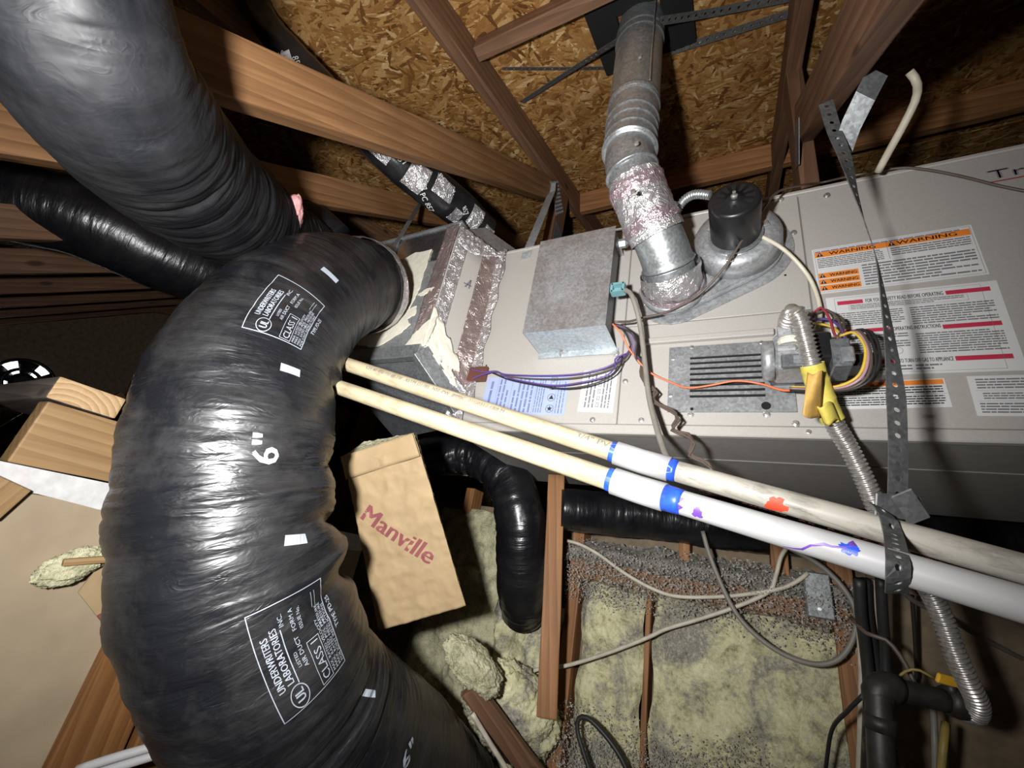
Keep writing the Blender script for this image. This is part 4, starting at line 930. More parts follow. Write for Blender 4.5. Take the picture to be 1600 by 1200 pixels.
# ================================================================== FLEXIBLE DUCTS
def film_disp(amp, su, sv, seed, bk=1.0, big=.004, pinch=()):
    """wrinkled duct film: folds run round the tube and deepen on the inside of a bend."""
    def d(u, a, r, bend):
        v = a / (2 * np.pi); per = sv
        wu = u * su + .9 * fbm(u * 7 + 3, v * 5, 5, seed + 9, 2)
        msk = .5 + 1.2 * np.clip(fbm(u * 5 + 4, v * 3, 3, seed + 30, 3) * 2.6 - .75, 0, 1); f = .35 + (ridge(wu + 40, v * per, per, seed, 3) - .35) * msk; g = ridge(wu * 2.3 + 10, v * per * 2, per * 2, seed + 4, 2)
        inn = np.clip(bend * .16 * bk, 0, 1.4)
        lump = fbm(u * 6 + 8, v * 4, 4, seed + 20, 3) - .45
        o = -amp * (.5 + inn * 1.5) * (f - .35) - amp * .3 * g * (.5 + inn) + big * 4 * lump
        hot = np.clip(bend * .35, 0, 1)
        for (u0, dp, wd) in pinch: o = o - dp * np.exp(-((u - u0 - .02 * np.sin(v * 19)) / wd) ** 2) * (.12 + hot) + dp * .35 * np.exp(-((np.abs(u - u0) - .05) / .03) ** 2) * hot
        return o
    return d
def duct(name, label, px, rad, mat, amp=.006, su=30, sv=7, seed=1, segs=220, dn_=.0042, bk=1.0, cat='duct', group=None, big=.004, cap=True, pinch=()):
    pts = [P(*q) for q in px]; L = np.linalg.norm(np.diff(np.array(pts), axis=0), axis=1).sum()
    pa = catmull(pts, 400); xx, yy, _ = proj(pa); ul = np.concatenate([[0], np.cumsum(np.linalg.norm(np.diff(pa, axis=0), axis=1))])
    pn = [(ul[int(np.argmin((xx - q[0]) ** 2 + (yy - q[1]) ** 2))], q[2], q[3]) for q in pinch]
    t = tube(name, pts, rad, MT[mat], None, n=int(L / dn_), segs=segs, disp=film_disp(amp, su, sv, seed, bk, big, pn), cap=cap)
    props(t.o, label, cat, group); return t
D3 = duct('flexible_duct', 'large black plastic insulated duct curving down from the plenum in the foreground', [(575, 447, 1.10), (520, 452, .95), (460, 488, .82), (406, 558, .73), (375, 660, .67), (363, 780, .64), (371, 900, .625), (412, 1020, .64), (475, 1110, .70), (570, 1160, .80), (655, 1210, .93), (720, 1270, 1.08)], [.112, .124, .132, .136, .142, .146, .148, .150, .147, .140, .132, .125], 'film', .0105, 32, 3, 1, 300, .0030, big=.003, pinch=((385, 600, .012, .02), (352, 735, .016, .018), (352, 850, .024, .016), (375, 965, .030, .02), (440, 1075, .020, .02)))
D1 = duct('flexible_duct', 'big dusty black duct sweeping across the upper left corner', [(60, -170, .34), (112, 10, .37), (165, 130, .42), (245, 230, .54), (340, 315, .73), (425, 368, .98), (472, 390, 1.12)], [.076, .080, .086, .097, .102, .102, .095], 'film_dull', .0150, 30, 3, 3, 260, .0024, big=.002)
D2 = duct('flexible_duct', 'slimmer glossy black duct behind the upper left duct', [(-140, 265, 1.1), (-20, 300, 1.15), (130, 343, 1.25), (260, 402, 1.38), (350, 440, 1.5), (430, 480, 1.62)], [.115, .115, .118, .115, .11, .105], 'film_far', .004, 40, 6, 5, 140, .006)
D1b = duct('flexible_duct', 'short black duct sleeve joining beside the pink fiberglass tear', [(455, 350, 1.22), (490, 362, 1.22), (520, 385, 1.22)], [.075, .075, .07], 'film_dull', .004, 40, 5, 7, 120, .005)
pk = blob('torn_insulation', P(456, 336, .865), [R @ np.array([.018, -.006, 0]), R @ np.array([.010, .042, 0]), R @ np.array([0, 0, .02])], MT['pinkins'], None, .4, 5, 4, 3); props(pk, 'pink fiberglass showing through a tear at the end of the upper left duct', 'insulation')
D4 = duct('flexible_duct', 'black plastic duct hanging down left of the lit post', [(660, 712, 1.42), (735, 712, 1.40), (788, 742, 1.33), (812, 800, 1.27), (816, 870, 1.25), (816, 920, 1.25), (817, 958, 1.29)], [.06, .062, .068, .074, .078, .078, .066], 'film_far', .006, 34, 5, 9, 160, .005)
D6 = duct('flexible_duct', 'black duct lying under the furnace behind the white pipes', [(875, 795, 1.25), (1000, 806, 1.25), (1150, 822, 1.2), (1300, 832, 1.15), (1480, 842, 1.05), (1680, 850, .98)], [.06, .066, .068, .066, .065, .065], 'film_far', .004, 34, 5, 11, 100, .007)
tube('foil_band', D3.path[2:16], D3.r[2:16] + .004, MT['foil'], D3.o, straight=True, segs=90, cap=False, disp=lambda u, a, r, b: .006 * ridge(u * 50 + 4, a / 6.2832 * 12, 12, 61, 3))
# printing on the film
def ul_label(sc_):
    k = Ink(); W, H = .150, .118
    k.frame(-W / 2, -H / 2, W / 2, H / 2, .0014, 24)
    k.text(-W / 2 + .035, H / 2 - .020, 'UNDERWRITERS', .0150, width=.075, bold=.0004); k.text(-W / 2 + .038, H / 2 - .034, 'LABORATORIES', .0150, width=.078, bold=.0004); k.text(W / 2 - .038, H / 2 - .046, 'INC.', .010)
    k.ring(-W / 2 + .018, H / 2 - .034, .016, .014, .0014); k.text(-W / 2 + .0095, H / 2 - .041, 'UL', .02, width=.017, bold=.0009); k.rect(-W / 2 + .034, H / 2 - .040, W / 2 - .04, H / 2 - .0385, 10)
    k.text(-W / 2 + .05, H / 2 - .051, 'LISTED', .007); k.text(-W / 2 + .045, H / 2 - .061, 'AIR DUCT', .0095)
    k.text(.022, H / 2 - .062, 'FORM A', .0095); k.text(.018, H / 2 - .073, 'ISSUE No.', .0085)
    k.frame(-W / 2 + .004, -H / 2 + .028, -W / 2 + .072, -H / 2 + .050, .0009, 8); k.text(-W / 2 + .007, -H / 2 + .032, 'CLASS 1', .0185, width=.060)
    for q, (s_, wd) in enumerate((('MAX. RATED VELOCITY', .085), ('MAX. RATED POS. PRESSURE', .105), ('MAX. RATED NEG. PRESSURE', .105), ('FOR JOINT INSTRUCTIONS', .10))): k.text(-W / 2 + .006, -H / 2 + .021 - .0062 * q, s_, .0068, width=wd)
    for q in range(2): k.rect(.036, -H / 2 + .022 - .0062 * q, .062, -H / 2 + .0227 - .0062 * q, 4)
    k.text(-.02, -H / 2 - .014, 'TYPE PD-25', .012, width=.055, bold=.0003)
    k.V = [(v[0] * sc_, v[1] * sc_) for v in k.V]; return k
ink_on_tube('printed_mark', D3, 447, 486, ul_label(.72), 178, MT['print'], D3.o)
ink_on_tube('printed_mark', D3, 470, 1008, ul_label(.82), 180, MT['print'], D3.o)
for (x, y, r_, s_) in ((412, 696, 180, .047), (640, 1172, 60, .042)):
    k = Ink(); k.text(-.024, -.018, '6"', s_, bold=.002); ink_on_tube('printed_size', D3, x, y, k, r_, MT['print'], D3.o)
for (x, y, r_, w_, h_) in ((455, 579, 90, .030, .012), (460, 845, 80, .034, .013), (516, 430, 90, .034, .010), (577, 1083, 20, .034, .010)):
    k = Ink(); k.rect(-w_ / 2, -h_ / 2, w_ / 2, h_ / 2, 6); ink_on_tube('printed_dash', D3, x, y, k, r_, MT['print'], D3.o)
# foil-taped round pipe between the trusses
tp = duct('taped_pipe', 'round pipe wrapped in silver and black foil tape descending behind the lit beam', [(388, -18, 1.02), (424, 50, 1.04), (512, 145, 1.07), (600, 232, 1.10), (665, 285, 1.18), (715, 325, 1.28), (757, 362, 1.37)], [.036, .036, .040, .050, .056, .055, .05], 'foil_black', .003, 40, 4, 13, 80, .006, cat='pipe')
def tape_patch(i0, i1, a0, a1, mat, nm='tape_patch', seed=0):
    n1 = int((i1 - i0) * tp.n); ii = np.linspace(i0 * tp.n, min(i1 * tp.n, tp.n - 1), max(6, n1)).astype(int); aa = np.linspace(a0, a1, 22); V = []
    for q, i in enumerate(ii):
        for s_, a_ in enumerate(aa):
            j = int(a_ / (2 * math.pi) * tp.segs) % tp.segs; V.append(tp.G[i, j] + tp.rd[i, j] * (.002 + .0012 * random.random()))
    nv = len(aa); Fc = [[i * nv + j, i * nv + j + 1, (i + 1) * nv + j + 1, (i + 1) * nv + j] for i in range(len(ii) - 1) for j in range(nv - 1)]
    return mesh_obj(nm, V, Fc, MT[mat], tp.o)
fv = (tp.G * tp.rd).sum(2); jj = int(np.argmin(fv[int(tp.n * .6)])); ac = 2 * math.pi * jj / tp.segs
for (a_, b_, o_, w_) in ((.50, .58, -.2, 1.5), (.62, .68, .1, 1.3), (.70, .77, -.4, 1.0), (.80, .85, .4, .8), (.87, .93, -.2, 1.4), (.95, 1.0, .3, 1.3), (.30, .36, .9, .5), (.40, .49, 1.0, .35)): tape_patch(a_, b_, ac + o_ - w_ / 2, ac + o_ + w_ / 2, 'foil')
for (x, y, s_, r_) in ((436, 83, 'Shurtape', 0), (458, 92, '857', 0), (640, 262, 'PC 857', 0), (612, 243, '857', 30), (683, 275, 'PC 857', 10), (655, 300, 'PC 857', 0), (720, 325, '857', 0)):
    k = Ink(); k.text(0, 0, s_, .020); ink_on_tube('tape_lettering', tp, x, y, k, r_ - 25, MT['lbl_white'], tp.o, .007)
k = Ink(); k.rect(.0, -.004, .045, .018, 6); ink_on_tube('tape_logo', tp, 444, 84, k, -25, MT['lbl_white'], tp.o, .005)
# ------------------------------------------------------------------ white plastic pipes
def invd(a, b, t): d = 1 / (1 / a[2] * (1 - t) + 1 / b[2] * t); return P(a[0] + (b[0] - a[0]) * t, a[1] + (b[1] - a[1]) * t, d)
def pvc(label, A, B, C, mats, tcut, cl):
    r = .0134
    root = thing('plastic_pipe', label, 'pipe', P(*B), 'white plastic pipes')
    ex_ = nrm(P(*A) - P(*B))
    s1 = tube('pipe', [P(*A) + (P(*B) - P(*A)) * t for t in np.linspace(0, 1, 60)], r, MT[mats[0]], root, straight=True, segs=40)
    s2 = tube('pipe', [P(*B) + (P(*C) - P(*B)) * t for t in np.linspace(0, 1, 150)], r, MT[mats[1]], root, straight=True, segs=40)
    c0 = P(*B) + ex_ * cl; d2 = nrm(P(*C) - P(*B)); c1_ = P(*B) + d2 * cl
    tube('coupling', [c0, P(*B), c1_], [.0162] * 3, MT['pvc_white'], root, straight=True, segs=40)
    lathe('cement_ring', [(-.001, .0143), (.007, .0139)], c0, ex_, MT['primer_blue'], root, 32)
    return root, s1, s2, c1_, d2
U, u1, u2, uc, ud = pvc('upper plastic pipe with white coupling and red spray mark', (520, 562, .83), (1003, 721, .555), (2300, 1087, .258), ('pvc_old', 'pvc_dirty'), 0, .036)
Lr, l1, l2, lc, ld2 = pvc('lower plastic pipe, clean white on the right with purple primer drips', (520, 602, .77), (998, 765, .49), (2300, 1154, .208), ('pvc_old', 'pvc_white'), 0, .031)
tube('cement_ring', [uc, uc + ud * .010], [.0145, .0138], MT['primer_blue'], U, straight=True, segs=40)
tube('cement_ring', [lc, lc + ld2 * .014, lc + ld2 * .020], [.0150, .0142, .0137], MT['primer_blue'], Lr, straight=True, segs=40)
def blot(t, x, y, pts, mat, root, nm='primer_mark', off=.0006, rot=0):
    k = Ink(); k.poly(pts); v = ink_on_tube(nm, t, x, y, k, rot, MT[mat], root, off); return v
def stroke(t, pxs, w_, mat, root, nm='primer_mark', off=.0006):
    V = []; pt = []
    for (x, y) in pxs:
        X_, Y_, dd = proj(t.G); d2 = (X_ - x) ** 2 + (Y_ - y) ** 2; d2 = np.where((t.G * t.rd).sum(2) > 0, 1e9, d2); i, j = np.unravel_index(np.argmin(d2), d2.shape); pt.append((t.G[i, j] + t.rd[i, j] * off, t.rd[i, j]))
    for q, (p, nr) in enumerate(pt):
        T_ = nrm(pt[min(q + 1, len(pt) - 1)][0] - pt[max(q - 1, 0)][0]); s_ = np.cross(T_, nr) * (w_[q] if not np.isscalar(w_) else w_) / 2; V += [p - s_, p + s_]
    return mesh_obj(nm, V, [[2 * q, 2 * q + 1, 2 * q + 3, 2 * q + 2] for q in range(len(pt) - 1)], MT[mat], root)
def splat(t, x, y, rx, ry, mat, root, nm, seed=0):
    rg = random.Random(seed); k = Ink(); n = 26; ring_ = []
    V = [(0, 0)]; Fc = []; ms = [rg.uniform(.65, 1.15) for _ in range(n)]
    for q in range(1, 6):
        for a_ in range(n): V.append((rx * ms[a_] * q / 5 * math.cos(2 * math.pi * a_ / n), ry * ms[a_] * q / 5 * math.sin(2 * math.pi * a_ / n)))
    for a_ in range(n):
        b_ = (a_ + 1) % n; Fc.append([0, 1 + a_, 1 + b_])
        for q in range(4): Fc.append([1 + q * n + a_, 1 + (q + 1) * n + a_, 1 + (q + 1) * n + b_, 1 + q * n + b_])
    k.add(V, Fc); return ink_on_tube(nm, t, x, y, k, 0, MT[mat], root, .0006)
splat(u2, 1213, 789, .0105, .0105, 'red_paint', U, 'spray_mark', 2)
splat(l2, 1325, 858, .008, .005, 'primer_blue', Lr, 'primer_mark', 3); splat(l2, 1092, 800, .006, .006, 'primer_purple', Lr, 'primer_mark', 4)
stroke(l2, [(1068, 778), (1064, 790), (1055, 797)], [.004, .006, .006], 'primer_purple', Lr)
stroke(l2, [(1225, 853), (1240, 856), (1252, 858), (1268, 852), (1285, 850), (1300, 854), (1318, 854), (1330, 850), (1336, 851)], [.0008, .0016, .0022, .0018, .003, .002, .0018, .004, .006], 'primer_purple', Lr)
stroke(u2, [(1036, 728), (1042, 734), (1050, 736)], [.016, .012, .004], 'primer_blue', U)
stroke(l1, [(955, 752), (952, 760), (956, 768)], [.012, .014, .012], 'primer_blue', Lr)
k = Ink(); k.text(0, 0, 'ME U.S.A.  08/03-15  48  EXT#3L     8P', .0105, width=.26); ink_on_tube('pipe_print', u2, 1585, 912, k, 180, MT['redink'], U)
k = Ink(); k.text(0, 0, 'CH 40 450 PSI @ 73F  ASTM D1785  NSF-PW  JM90C  01G0317-ER8 M', .0085, width=.30); ink_on_tube('pipe_print', u1, 572, 576, k, 0, MT['ink_grey'], U)
k = Ink(); k.text(0, 0, '3/4" PVC', .011, width=.06); ink_on_tube('pipe_print', u1, 893, 680, k, 0, MT['ink_grey'], U)
# ------------------------------------------------------------------ hanger straps
def cw(a, b, c): return R @ np.array([a, b, c], float)
hg = thing('pipe_hanger', 'long dark perforated steel strap hanging in front of the furnace and holding the white pipes', 'strap', P(1292, 165, .66))
hp = [(1290, 160, .672), (1304, 205, .655), (1320, 245, .635), (1336, 300, .61), (1352, 350, .585), (1368, 400, .56), (1381, 470, .53), (1392, 545, .50), (1400, 620, .47), (1403, 690, .445), (1403, 745, .43), (1402, 785, .425)]
perforated('strap', [P(*q) for q in hp], .0205, MT['strap'], [cw(1, .3, .3), cw(1, .3, .2), cw(1, .1, .0), cw(.9, .25, -.6), cw(.80, .38, -1), cw(.85, .30, -.95), cw(.95, .2, -.6), cw(1, .1, -.3), cw(1, 0, .1), cw(1, 0, 0), cw(1, 0, 0), cw(1, 0, 0)], hg, .0165, .0033)
wp = [(1368, 790, .412), (1386, 806, .400), (1395, 832, .392), (1400, 856, .352), (1403, 880, .328), (1403, 905, .328), (1401, 926, .345)]
perforated('wrap_strap', [P(*q) for q in wp], .0195, MT['strap'], [cw(.9, -.5, 0), cw(.95, -.4, 0), cw(1, -.2, 0), cw(1, -.1, 0), cw(1, -.05, 0), cw(1, 0, 0), cw(1, 0, 0)], hg, .0155, .0030)
cm = P(1402, 792, .418); bm = box_bm(.044, .024, .003, .001); bm_obj('strap_fold', bm, MT['strap'], hg, frame_M(cm, nrm(cw(1, -.12, .1)), nrm(cw(.12, 1, 0)), nrm(cw(0, .1, 1))))
cm = P(1422, 792, .415); bm = box_bm(.020, .034, .003, .001); bm_obj('strap_fold', bm, MT['strap'], hg, frame_M(cm, nrm(cw(.8, .5, .3)), nrm(cw(-.5, .8, 0)), nrm(cw(-.25, -.1, 1))))
def flat_strap(name, pts, width, wd, mat, label, cat='strap'):
    pts = [np.asarray(p) for p in pts]; W = nrm(wd)
    V = []
    for p in pts: V += [p - W * width / 2, p + W * width / 2]
    o = mesh_obj(name, V, [[2 * i, 2 * i + 1, 2 * i + 3, 2 * i + 2] for i in range(len(pts) - 1)], MT[mat]); md = o.modifiers.new('thickness', 'SOLIDIFY'); md.thickness = .0016; md.offset = 0
    return props(o, label, cat)
flat_strap('hanger_strap', [PX(863, 287, -.597), PX(862, 300, -.592), fp(823, 395, .003), fp(820, 404, .003)], .030, EX + .15 * UP, 'galv_blue', 'flat galvanized strap from the lit beam joint down to the furnace top edge')
flat_strap('hanger_strap', [PX(660, 312, -1.03), P(640, 345, 1.32), PY(616, 385, PY0 - .004), PY(613, 400, PY0 - .004)], .020, EX, 'galv_dark', 'flat grey strap from the second lit beam down to the plenum')
flat_strap('hanger_strap', [P(1372, 112, .62), P(1352, 150, .62), P(1330, 195, .645), P(1318, 230, .66)], .030, cw(.8, -.5, .1), 'galv', 'bright galvanized strap end slanting beside the dark hanger strap')
wcb = tube('white_cable', [P(1421, 112, .70), P(1433, 130, .70), P(1431, 155, .70), P(1412, 195, .72), P(1390, 235, .75), P(1372, 268, .78)], .0062, MT['w_white'], None, segs=10).o
props(wcb, 'short cream cable stub hanging at the upper right above the furnace', 'cable')
# ------------------------------------------------------------------ gas connector and gas pipe
gx = [P(1229, 512, .685), P(1232, 498, .66), P(1240, 487, .645), P(1250, 500, .64), P(1262, 545, .635), P(1278, 600, .635), P(1300, 655, .63), P(1326, 700, .63), P(1350, 748, .625), P(1372, 800, .62), P(1405, 865, .61), P(1445, 912, .60), P(1470, 960, .595), P(1492, 1020, .585), P(1512, 1065, .58), P(1527, 1098, .585), P(1524, 1116, .60), P(1506, 1112, .615)]
gt = tube('gas_connector', gx, .0120, MT['steel'], None, n=1150, segs=18, disp=lambda u, a, r, b: .0017 * np.sin(u / .0064 * 2 * np.pi))
props(gt.o, 'corrugated stainless gas connector looping down from the gas valve', 'hose')
tg = thing('paper_tag', 'torn yellow paper tag wrapped round the corrugated gas connector', 'tag', P(1280, 610, .615))
gi = [int(np.argmin(np.hypot(proj(gt.path)[0] - x, proj(gt.path)[1] - y))) for x, y in ((1264, 570), (1305, 655))]
tube('tag_wrap', gt.path[gi[0]:gi[1]:6], .0150, MT['tag_yellow'], tg, straight=True, segs=28, cap=False, disp=lambda u, a, r, b: .003 * ridge(u * 60 + 3, a / 6.283 * 5, 5, 31, 2) )
o1 = P(1268, 590, .605)
sheet('tag_flap', lambda s, t: P(1262 - 8 * t + 24 * s * (1 + .2 * t), 582 + 66 * t + 8 * s * t + 3 * math.sin(5 * s), .615 - .014 * math.sin(2.2 * s + 1.5 * t)), 10, 14, MT['tag_amber'], tg, .0012)
sheet('tag_flap', lambda s, t: P(1275 + 26 * s + 12 * t, 632 + 28 * t + 5 * math.sin(s * 6), .612 - .010 * math.sin(3 * s)), 10, 8, MT['tag_yellow'], tg, .0012)
gp = thing('gas_pipe', 'black iron gas pipe with elbow and valve at the lower right', 'pipe', P(1372, 1090, .62))
tube('pipe', [P(1372, 1075, .63), P(1374, 1130, .61), P(1378, 1200, .59), P(1384, 1300, .57)], .0165, MT['iron'], gp, segs=24)
tube('elbow', [P(1373, 1100, .625), P(1371, 1080, .63), P(1386, 1072, .63), P(1402, 1077, .628)], .0195, MT['iron'], gp, segs=24)
for y_ in (1118, 1160): tube('fitting', [P(1374, y_, .612), P(1376, y_ + 24, .606)], .0200, MT['iron'], gp, straight=True, segs=24)
tube('pipe', [P(1390, 1074, .63), P(1440, 1086, .622), P(1480, 1096, .615)], .0150, MT['iron'], gp, segs=24)
gvb = tube('shutoff_valve', [P(1474, 1090, .617), P(1482, 1093, .616), P(1500, 1100, .612), P(1514, 1108, .610)], [.016, .021, .021, .016], MT['iron'], gp, segs=24).o
lathe('flare_nut', [(0, .016), (.012, .016)], P(1503, 1108, .615), nrm(P(1527, 1117, .605) - P(1503, 1108, .615)), MT['galv'], gvb, 6)
hd = bm_obj('valve_handle', box_bm(.040, .014, .006, .002), MT['handle'], gvb, frame_M(P(1484, 1064, .61), nrm(cw(1, -.28, 0)), nrm(cw(.28, 1, 0)), nrm(cw(0, 0, 1))))
tube('valve_stem', [P(1488, 1090, .612), P(1486, 1070, .612)], .006, MT['iron'], gvb, straight=True)
# ------------------------------------------------------------------ cables round the stud wall and pipes
def cable(pts, r, mat, label, name='cable', grp=None, segs=8): return props(tube(name, [P(*q) for q in pts], r, MT[mat], None, segs=segs).o, label, 'cable', grp)
W_ = 1.30
def wz(x, y, off=.06): return tuple(PY(x, y, WY - off))
def wcable(pts, r, mat, label, off=.07, name='cable'): return props(tube(name, [wz(x, y, off) for x, y in pts], r, MT[mat], None, segs=8).o, label, 'cable')
wcable([(886, 845), (905, 850), (935, 866), (975, 895), (1020, 920), (1060, 932), (1130, 932), (1190, 925), (1225, 918), (1250, 905), (1262, 895)], .0052, 'w_white', 'upper cream cable sagging across the yellow batts')
wcable([(822, 1055), (840, 1046), (885, 1040), (950, 1020), (1010, 997), (1040, 983), (1090, 968), (1150, 948), (1200, 925), (1212, 900), (1220, 870), (1232, 852)], .0052, 'w_white', 'lower cream cable running up to the right across the batts')
wcable([(1098, 830), (1108, 865), (1130, 920), (1155, 965), (1190, 1000), (1230, 1025), (1275, 1038), (1310, 1030), (1332, 1000), (1338, 960), (1322, 925), (1290, 890), (1250, 865), (1190, 835)], .0058, 'w_grey', 'dark grey cable looping down before the yellow batts', .10)
wcable([(985, 1215), (968, 1180), (945, 1148), (920, 1123), (905, 1122), (902, 1140), (910, 1170), (925, 1215)], .0060, 'w_black', 'black cable loop at the bottom centre', .12)
wcable([(690, 740), (740, 742), (775, 752), (795, 775)], .007, 'w_white', 'white cable behind the hanging black duct at the wall top', .0)
wcable([(893, 792), (930, 802), (1000, 810), (1060, 806), (1090, 800)], .005, 'w_grey', 'pale cable pair stapled along the wall top under the pipes', .05)
for k, (mt, x0_, x1_, dd, lb) in enumerate((('w_black', 1342, 1358, .80, 'leftmost black cable dropping beside the gas pipe'), ('w_black', 1352, 1372, .82, 'thick black cable dropping just left of the gas pipe elbow'), ('w_white', 1360, 1374, .84, 'white flat cable between the black cables above the gas elbow'), ('w_black', 1376, 1384, .80, 'black cable nearest the gas pipe elbow on its right'), ('w_white', 1338, 1346, .86, 'thin white cable at the stud edge left of the black cables'), ('w_black', 1462, 1470, .86, 'thin black cable hanging against the dim sheathing'))):
    cable([(x0_, 905, dd), (x0_ + 3, 960, dd), ((x0_ + x1_) / 2 + 3, 1020, dd), (x1_, 1090, dd - .01), (x1_ - 4, 1220, dd - .02)] if k != 5 else [(1425, 930, .9), (1430, 1000, .9), (1432, 1060, .9), (1420, 1090, .9)], (.010, .010, .008, .009, .006, .004)[k], mt, lb)
cable([(1395, 910, .75), (1430, 940, .78), (1480, 965, .82), (1540, 1000, .86), (1640, 1050, .9)], .005, 'w_grey', 'grey cable slanting right below the lower white pipe')
cable([(1330, 965, .82), (1355, 990, .78), (1385, 1000, .76), (1410, 1030, .74), (1430, 1070, .72), (1440, 1090, .7)], .004, 'w_brown', 'thin brown cable bending over to the horizontal gas pipe')
cable([(1400, 1070, .70), (1410, 1052, .70), (1432, 1046, .69), (1460, 1060, .68)], .0022, 'w_dull', 'thin yellowish wire arching beside the yellow valve handle')
cable([(1478, 1130, .72), (1474, 1165, .70), (1468, 1230, .69)], .006, 'w_dull', 'yellow cable below the gas shutoff valve')
cable([(1458, 1110, .74), (1460, 1150, .72), (1462, 1230, .70)], .005, 'w_grey', 'grey cable left of the yellow one below the shutoff valve')
cable([(1350, 1085, .72), (1325, 1110, .74), (1300, 1140, .78), (1290, 1200, .8)], .0035, 'w_black', 'thin black wire trailing left from the gas elbow')
# thermostat cable and power cable in front of the furnace
wire1 = []
zig = [(985, 548), (1002, 563), (1001, 585), (1012, 603), (1024, 607), (1020, 622), (1032, 633), (1050, 640), (1058, 652), (1050, 668), (1060, 675), (1076, 678), (1082, 692), (1077, 708), (1090, 716), (1105, 722), (1113, 735)]
props(tube('thermostat_cable', [PY(x, y, .775 - .004 * i) for i, (x, y) in enumerate(zig)], .0028, MT['w_brown'], None, segs=8).o, 'kinked brown twisted cable dangling down the furnace front', 'cable')
props(tube('thermostat_cable', [PY(x + 4 - 5 * (i % 2), y + 4, .770 - .004 * i) for i, (x, y) in enumerate(zig)], .0022, MT['w_brown'], None, segs=8).o, 'thin brown strand twisted round the kinked cable', 'cable')
props(tube('power_cable', [PY(x, y, Y_) for x, y, Y_ in ((972, 452, .715), (985, 458, .71), (995, 485, .72), (1002, 520, .735), (1008, 570, .745), (1014, 620, .74), (1025, 665, .72), (1036, 700, .69), (1045, 722, .66), (1055, 750, .66))], .0052, MT['w_grey'], None, segs=10).o, 'straight grey power cable from the teal clamp down the furnace front', 'cable')
# galvanized cover plate
c = PY(1277, 930, WY - .05); cp = bm_obj('cover_plate', box_bm(.055, .10, .028, .003), MT['galv'], None, frame_M(c, nrm([1, .1, .02]), nrm([-.03, 0, 1]), nrm([.1, -1, 0]))); props(cp, 'galvanized electrical cover plate on the stud right of the batts', 'electrical box')
lathe('screw', [(0, .005), (.004, .004)], c + OUT * .0145 - UP * .03, OUT, MT['screw'], cp, 8)
# ------------------------------------------------------------------ brown paper faced batt piece
A1, A2, A3 = P(537, 712, .90), P(648, 676, .88), P(728, 946, .86); A4 = A1 + (A3 - A2); A4 = P(592, 985, .88)
nn_ = nrm(np.cross(A4 - A1, A2 - A1));
if np.dot(nn_, A1) > 0: nn_ = -nn_
bt = thing('batt_piece', 'cut fiberglass batt with brown paper face and maroon lettering beside the big black duct', 'insulation', (A3 + A4) / 2)
def bq(s, t, o=0.0): return (A1 * (1 - s) + A2 * s) * (1 - t) + (A4 * (1 - s) + A3 * s) * t + nn_ * o
def face_fn(s, t):
    n = float(fbm(np.array(s * 6 + 5.), np.array(t * 12 + 5.), 0, 41)) - .45; k = float(ridge(np.array(s * 5 + 5.), np.array(t * 9 + 2.), 0, 44, 2)); return bq(s, t, .006 * n + .004 * k + (.004 if t < .13 else 0))
sheet('paper_face', face_fn, 50, 100, MT['kraft'], bt, .0012)
sheet('paper_fold', lambda s, t: bq(s, t * .135, .010 + .003 * math.sin(s * 7 + 1) - .003 * t), 30, 8, MT['kraft'], bt, .0012)
def core():
    V = []; Fc = []; nu, nv = 20, 50
    ringp = [(s, 0) for s in np.linspace(0, 1, nu)] + [(1, t) for t in np.linspace(0, 1, nv)[1:]] + [(s, 1) for s in np.linspace(1, 0, nu)[1:]] + [(0, t) for t in np.linspace(1, 0, nv)[1:-1]]
    n = len(ringp); lay = 8
    for q in range(lay):
        for (s, t) in ringp: kk = .16 * q / (lay - 1); s2 = .5 + (s - .5) * (1 - kk * 1.6); p = bq(s2, t, -.001 - .06 * q / (lay - 1)); V.append(p + np.array([random.uniform(-1, 1) for _ in range(3)]) * .0016 * (q > 0) + (nrm(bq(.5, 0) - bq(.5, 1)) * .02 * (1 - s) * (q / lay) if t == 0 else 0))
    for q in range(lay - 1):
        for i in range(n): k = (i + 1) % n; Fc.append([q * n + i, q * n + k, (q + 1) * n + k, (q + 1) * n + i])
    Fc.append([(lay - 1) * n + i for i in range(n)]); return mesh_obj('fiber_core', V, Fc, MT['clump'], bt)
core()
k = Ink(); k.text(0, 0, 'Manville', .050, width=.178, bold=.003)
V = []
to = (.04, .36); sxl = np.linalg.norm(A2 - A1); syl = np.linalg.norm(A4 - A1); an = math.radians(50)
for (x, y) in k.V:
    dx = x * math.cos(an) + y * math.sin(an); dy = x * math.sin(an) - y * math.cos(an); s, t = to[0] + dx / sxl, to[1] + dy / syl; V.append(np.asarray(face_fn(s, t)) + nn_ * .0016)
mesh_obj('lettering', V, k.Fc, MT['maroon'], bt)
# fluffy clumps
props(blob('insulation_clump', P(800, 1110, 1.12), [cw(.10, -.10, 0), cw(.075, .075, 0), cw(0, 0, .07)], MT['yellowins'], None, .32, 6, 6, 2), 'big grey-yellow fiberglass clump at the foot of the lit post', 'insulation')
props(blob('insulation_clump', P(740, 1040, 1.02), [cw(.065, -.065, 0), cw(.028, .028, 0), cw(0, 0, .05)], MT['clump'], None, .32, 6, 6, 6), 'small pale fiberglass clump touching the big black duct', 'insulation')
rim = board('floor_board', P(735, 1075, 1.0), P(850, 1230, 1.02), .05, .02, cw(1, .3, 0), MT['truss']); props(rim, 'dark narrow board edge beside the duct at the bottom centre', 'board')
cable([(738, 1115, .98), (765, 1160, .98), (790, 1200, .98), (810, 1240, .98)], .006, 'w_white', 'white cable along the dark board at the bottom centre')
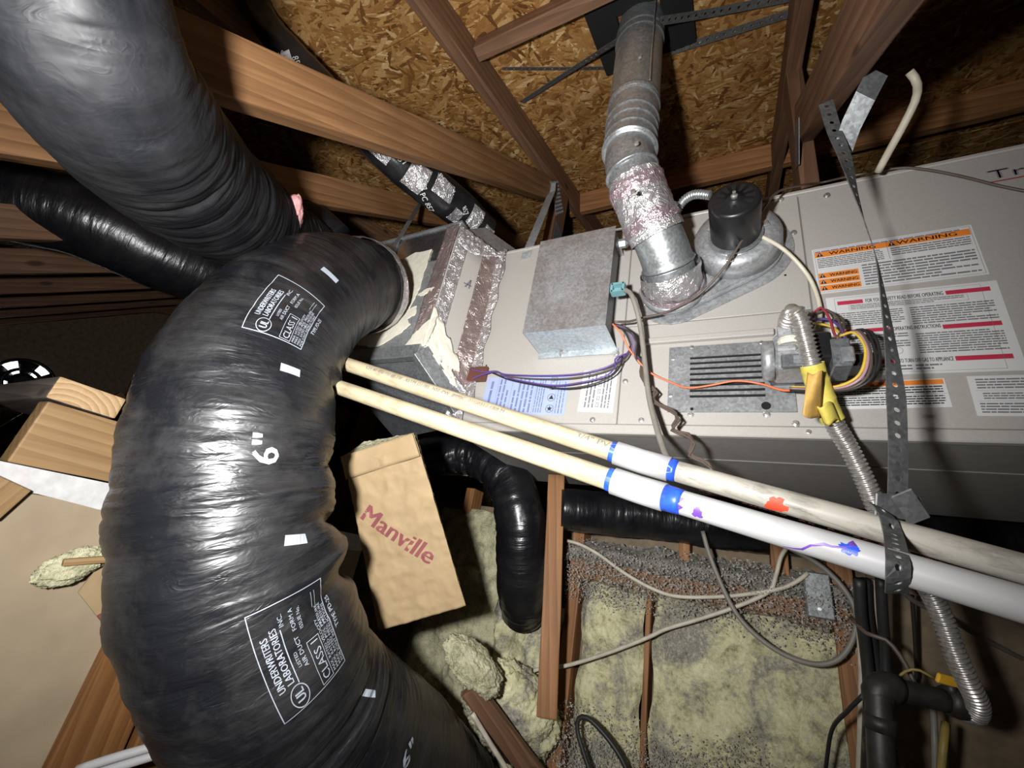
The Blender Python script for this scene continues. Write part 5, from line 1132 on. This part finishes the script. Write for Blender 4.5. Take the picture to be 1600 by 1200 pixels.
# ------------------------------------------------------------------ lower left lumber and scraps
o = board('lumber_offcut', (DX - .36, .2495, .1265), (DX, .2495, .1265), .092, .038, EY, MT['greywood'], endmat=MT['endgrain'], bev=.004); props(o, 'weathered lumber lying flat with its pale end grain facing out, on the wood block', 'lumber')
o = board('wood_block', (DX - .02, .207, .056), (DX - .02, .52, .056), .098, .042, UP, MT['pine']); props(o, 'pale wood block standing on the broken drywall edge below the end-grain lumber', 'lumber')
o = board('wood_block', (DX - .065, -.3, .034), (DX - .065, .178, .034), .055, .07, UP, MT['pine']); props(o, 'pale block at the left frame edge left of the larger wood block', 'lumber')
props(blob('insulation_clump', (DX - .22, .10, .075), [[.14, 0, 0], [0, .10, 0], [0, 0, .035]], MT['grey'], None, .3, 5, 5, 8), 'grey fluff heap behind the pale blocks at the left', 'insulation')
o = board('lumber_offcut', PX(-40, 800, DX + .012), PX(16, 752, DX + .012), .05, .022, UP, MT['pine'], bev=.002); props(o, 'small wood scrap against the drywall at the far left edge', 'lumber')
o = board('wall_plank', (DX + .011, .4865, FZ), (DX + .011, .4865, PX(175, 995, DX)[2]), .097, .02, EY, MT['plank']); props(o, 'upright orange-brown plank against the drywall at the lower left', 'plank')
o = board('wall_plank', (DX + .0155, .5925, FZ), (DX + .0155, .5925, PX(215, 1115, DX)[2]), .095, .029, EY, MT['plank']); props(o, 'second plank beside the orange-brown one, half hidden by the black duct', 'plank')
def sc(px, off, name, mat, label, cat):
    pts = [PX(x, y, DX + off) for x, y in px]; V = pts + [p + EX * .004 for p in pts]; n = len(pts)
    Fc = [list(range(n)), list(range(n, 2 * n))[::-1]] + [[i, (i + 1) % n, n + (i + 1) % n, n + i] for i in range(n)]
    return props(mesh_obj(name, V, Fc, MT[mat]), label, cat)
sc([(121, 925), (152, 884), (190, 880), (190, 985), (172, 990), (150, 962)], .012, 'paper_scrap', 'kraft', 'torn kraft paper scrap on the drywall left of the big duct', 'paper')
sc([(151, 962), (172, 950), (190, 985), (176, 996)], .018, 'paper_scrap', 'maroon', 'reddish torn paper edge below the kraft scrap', 'paper')
props(blob('insulation_clump', PX(112, 885, DX + .022), [[.018, 0, 0], [0, .035, .022], [0, -.012, .020]], MT['clump'], None, .4, 6, 5, 12), 'small white-green fiberglass tuft on the drywall left of the big duct', 'insulation')
o = board('wood_stick', PX(98, 879, DX + .045), PX(185, 872, DX + .045), .010, .008, UP, MT['kraft_dim'] if 0 else MT['pine'], bev=.001); props(o, 'short flat stick poking from the fiberglass tuft', 'stick')
for k, (ya, yb, lb) in enumerate(((1195, 1168, 'upper thin white pipe in the bottom left corner'), (1212, 1182, 'lower thin white pipe in the bottom left corner'))):
    props(tube('white_conduit', [P(120 - 6 * k, ya + 8, .62), P(180, (ya + yb) / 2 + 2, .635), P(262, yb - 8, .66)], .0065, MT['pvc_white'], None, segs=14).o, lb, 'pipe')
